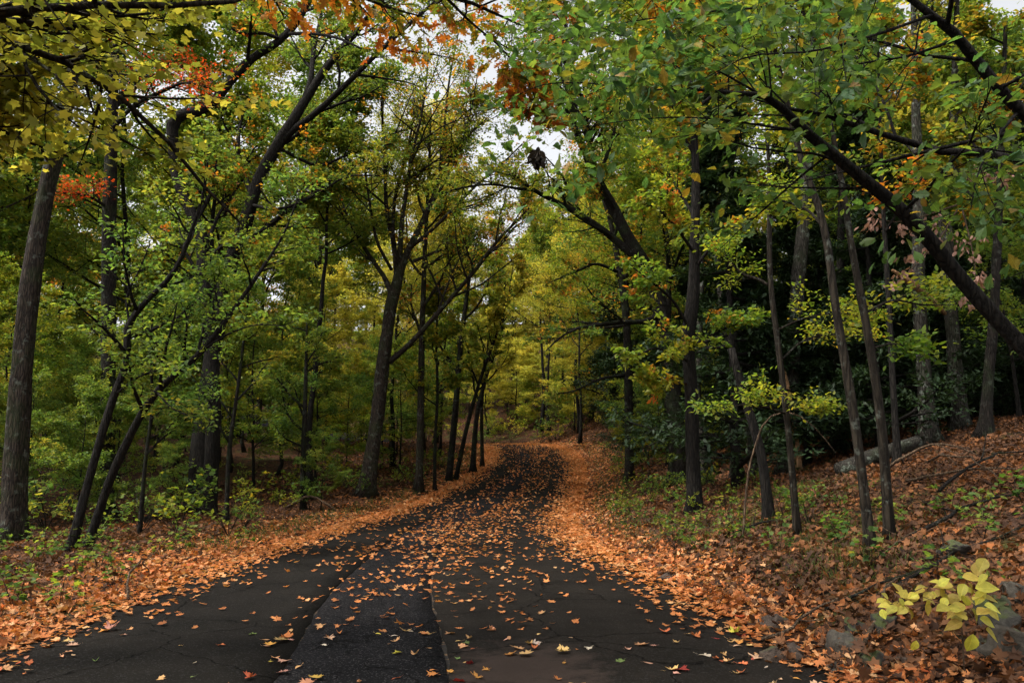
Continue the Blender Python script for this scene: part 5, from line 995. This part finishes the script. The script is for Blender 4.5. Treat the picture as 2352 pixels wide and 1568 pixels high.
def rock(label, x, Y, w, h, mat, seed, flat=1.0):
    rg = np.random.default_rng(seed); bm = bmesh.new(); bmesh.ops.create_icosphere(bm, subdivisions=4, radius=1.0)
    from mathutils import noise as mn
    pl = [(norm(rg.normal(size=(1, 3)))[0], rg.uniform(.4, .8)) for _ in range(11)]; f = Vector(rg.uniform(0, 50, 3))
    for v_ in bm.verts:
        c = np.array(v_.co)
        for n_, d_ in pl:
            e = c @ n_ - d_
            if e > 0: c = c - n_ * e * .9
        cv = Vector(c)
        c = c * (1 + .22 * mn.noise(cv * 1.6 + f) + .14 * mn.noise(cv * 3.7 + f) + .09 * mn.noise(cv * 8.0 + f) + .05 * mn.noise(cv * 17.0 + f))
        v_.co = (c[0] * w / 2 * 1.25, c[1] * w / 2 * flat * 1.1, c[2] * h / 2 * 1.3)
    me = bpy.data.meshes.new('rock'); bm.to_mesh(me); bm.free(); me.polygons.foreach_set('use_smooth', np.ones(len(me.polygons), bool)); me.materials.append(RM[mat])
    b0 = ground_at(x, Y)
    for _ in range(16):
        a_, r_ = rg.uniform(0, 6.28), rg.uniform(.1, 1.1); rock_leaves.append((b0[0] + math.cos(a_) * r_ * w * .55, b0[1] + math.sin(a_) * r_ * w * .5, h * (.05 + .5 * math.sqrt(max(0, 1 - min(1, r_) ** 2))) + .01))
    o = obj('rock', me, None, b0 + np.array([0, 0, h * .02]), label=label, category='rock', group='rocks on the right bank'); o.rotation_euler = (rg.uniform(-.2, .2), rg.uniform(-.2, .2), rg.uniform(0, 6.28))
for a in [('round moss-covered rock left of the green seedlings on the right bank', 2035, 7.3, .30, .24, 'moss', 1), ('brown moss-topped rock beside the round mossy one', 1965, 7.5, .28, .22, 'moss', 2), ('brown angular rock half buried in orange leaves near the asphalt edge', 1790, 6.9, .34, .20, 'brown', 3),
          ('dark tilted slab rock above the drifted leaves', 1770, 8.1, .30, .26, 'brown', 4), ('grey blocky rock below the mossy rocks', 1940, 6.9, .34, .26, 'grey', 5), ('small pale rounded rock at the foot of the bank', 1925, 6.5, .15, .16, 'grey', 6), ('dark mossy rock beside the small pale rounded one', 1985, 6.5, .24, .22, 'moss', 7),
          ('greenish rock high on the litter slope', 2185, 9.0, .40, .20, 'moss', 8), ('large grey rock cut by the right frame edge', 2345, 5.9, .40, .34, 'grey', 9), ('mossy rock behind the lemon-yellow sapling', 2290, 6.6, .40, .32, 'moss', 10), ('flat grey rock right under the lemon-yellow sapling', 2255, 6.3, .26, .18, 'grey', 11),
          ('small stone left of the lemon-yellow sapling', 2080, 6.4, .18, .13, 'brown', 12), ('dark low rock near the shrubs at the bank foot', 1530, 11.5, .30, .18, 'brown', 13), ('grey stone by the right frame edge above the mossy rock', 2340, 7.0, .3, .26, 'grey', 14)]: rock(*a)

rl = np.array(rock_leaves); rg_ = np.random.default_rng(66)
litter_object('fallen_leaves', 'brown and orange leaves caught on and between the bank rocks', scatter(rl[:, 0], rl[:, 1], NEAR_T, (.06, .12), .5, rl[:, 2], rg_), LM['litter_wood'])
# log and sticks on the floor
lp = [(*(ground_at(1930, 17.0) + [0, 0, .12]), .17), (*(ground_at(2000, 17.3) + [0, 0, .18]), .16), (*(ground_at(2110, 17.8) + [0, 0, .2]), .14)]
world_tube('fallen_log', 'grey fallen log lying on the bank behind the twin slim trunks', 'log', lp, 'grey', 14, 14, .08)
rg = np.random.default_rng(404)
def stick(label, a, b, r, bow, bark, group, n_side=2):
    A, B = ground_at(*a), ground_at(*b); t = np.linspace(0, 1, 9)[:, None]; P = A * (1 - t) + B * t
    P[:, :2] += rg.normal(size=(9, 2)) * .03 * np.linalg.norm(B - A) * .5
    P[:, 2] = ground_z(P[:, 0], P[:, 1]) + r + bow * np.sin(t[:, 0] * math.pi) + .02
    q = np.c_[P, np.linspace(r, r * .35, 9)]; base = q[0, :3].copy(); S, SR = grow(q[None, :, :3], q[None, :, 3], n_side, .3, .9, .35, (30, 60), 9, rg, zflat=.6, zup=.1)
    V, Q = tubes(np.r_[q[None, :, :3], S], np.r_[q[None, :, 3], SR], 6, .06, 4)
    obj('fallen_branch', mesh_np('fallen_branch', V - base, Q, BARK[bark], smooth=True, quads=True), None, base, label=label, category='branch', group=group)
GS = 'fallen branches on the right bank'
for lab, a, b, r, bw, bk in [('long dark branch lying across the litter near the right frame edge', (2050, 8.3), (2360, 9.4), .02, .03, 'dark'), ('crossing dark branch below the greenish rock', (1900, 8.2), (2200, 8.7), .018, .04, 'dark'), ('brown branch pointing uphill between the mossy rocks', (1985, 7.0), (2080, 8.6), .022, .1, 'dead'),
                              ('pale thin branch among the drifted leaves left of the rocks', (1760, 7.4), (1960, 8.6), .018, .06, 'dead'), ('dead branch in the pile behind the twin slim trunks', (2080, 14), (2350, 12), .03, .12, 'dead'), ('dark branch in the pile near the right frame edge', (2150, 12.5), (2352, 13.5), .03, .15, 'dark'),
                              ('grey branch slanting over the brush pile', (2130, 15), (2300, 11.6), .025, .3, 'dead'), ('thin grey branch on top of the brush pile', (2040, 15.5), (2250, 14.5), .035, .3, 'dead'), ('dark stick lying by the foot of the leaning dead trunk', (1690, 13.6), (1790, 13.9), .03, .04, 'black'), ('thin stick beside the slim trunk pair', (2010, 9.4), (2130, 10.6), .015, .04, 'dead'),
                              ('long curved branch low on the slope', (2100, 10.2), (2352, 11.0), .03, .06, 'dark')]: stick(lab, a, b, r, bw, bk, GS)
GS = 'fallen branches left of the road'
for lab, a, b, r, bw, bk in [('forked pale stick standing out of the litter by the left verge', (290, 9.6), (340, 11.2), .016, .35, 'dead'), ('pale crooked branch lying between the left trunks', (660, 26), (770, 25), .05, .4, 'dead'), ('dark fallen branch behind the leaning saplings', (330, 21), (520, 22), .06, .2, 'dark'), ('grey fallen branch deep in the left woods', (120, 24), (330, 25), .07, .3, 'dead')]: stick(lab, a, b, r, bw, bk, GS)

# hanging things
def cluster(name, label, c, r, n, tmpl, size, leaf, seed, droop=1.0):
    rg = np.random.default_rng(seed); pos = c + rg.normal(size=(n, 3)) * r * .45; ax = norm(rg.normal(size=(n, 3)) * .5 + [0, 0, -droop]); nr = rg.normal(size=(n, 3))
    V, F, a = leaves_np(tmpl, pos - c, ax, nr, rg.uniform(*size, n), rg.uniform(0, 1, n))
    return V, F, a
c0 = pix(1232, 355, 5.6); V, F, a = cluster('', '', c0, .06, 90, T_OVATE, (.05, .08), 'hemlock', 1)
m_dead = leaf_mat('leaf_dead_black', [(0, (.012, .009, .007)), (1, (.03, .022, .015))], trans=.1)
o = obj('dead_leaf_cluster', mesh_np('dead_leaf_cluster', V, F, m_dead, a), None, c0, label='dark clump of dead leaves hanging high over the road', category='leaf cluster', kind='thing')
db = empty('dead_oak_branch', pix(2170, 520, 17.0), 'broken branch hung with tan dead leaves in front of the pale trunks', 'branch')
b0 = np.array(db.location); rg = np.random.default_rng(6)
L0 = np.array([resample(np.array([(*pix(*p), .02) for p in l]), 8) for l in ([(2200, 470, 17), (2140, 490, 16.8), (2060, 510, 16.6), (1990, 500, 16.5)], [(2200, 480, 17), (2150, 560, 16.8), (2090, 620, 16.6), (2060, 660, 16.5)], [(2210, 480, 17), (2230, 560, 16.8), (2240, 620, 16.6), (2235, 700, 16.4)], [(2190, 440, 17), (2240, 400, 16.8), (2280, 390, 16.6), (2300, 410, 16.4)])])
wood('limb', L0[:, :, :3], L0[:, :, 3] * np.linspace(1, .3, 8), 5, BARK['dead'], b0, db)
TW, TR = grow(L0[:, :, :3], L0[:, :, 3], 10, .2, 1, .3, (30, 70), 4, rg, zflat=.3, zup=-.1)
pos, ax, nr, sz, lv = leaf_frames(TW, 9, rg, spread=.05, tilt=1.2, size=(.10, .16), updown=.9)
V, F, a = leaves_np(T_OVATE, pos - b0, ax, nr, sz, lv); obj('leaves', mesh_np('leaves', V, F, LM['tan'], a), db, kind='stuff')

# things that would share a label: say which is nearer
by = {}
for o in COL.objects:
    if o.parent is None and 'label' in o and o.get('category'): by.setdefault(o['label'], []).append(o)
CN = {2: 'two', 3: 'three', 4: 'four', 5: 'five', 6: 'six', 7: 'seven'}
ORD = ['second', 'third', 'fourth', 'fifth', 'sixth']
for lab, os_ in by.items():
    n = len(os_)
    if 2 <= n <= 7:
        os_.sort(key=lambda o: o.location.y)
        names = ['nearer', 'farther'] if n == 2 else ['nearest'] + [f'{ORD[k]} nearest' for k in range(n - 2)] + ['farthest']
        if n == 3: names[1] = 'middle'
        for o, w in zip(os_, names):
            new = f'{lab}, {w} of {CN[n]}'
            if len(new.split()) <= 16: o['label'] = new
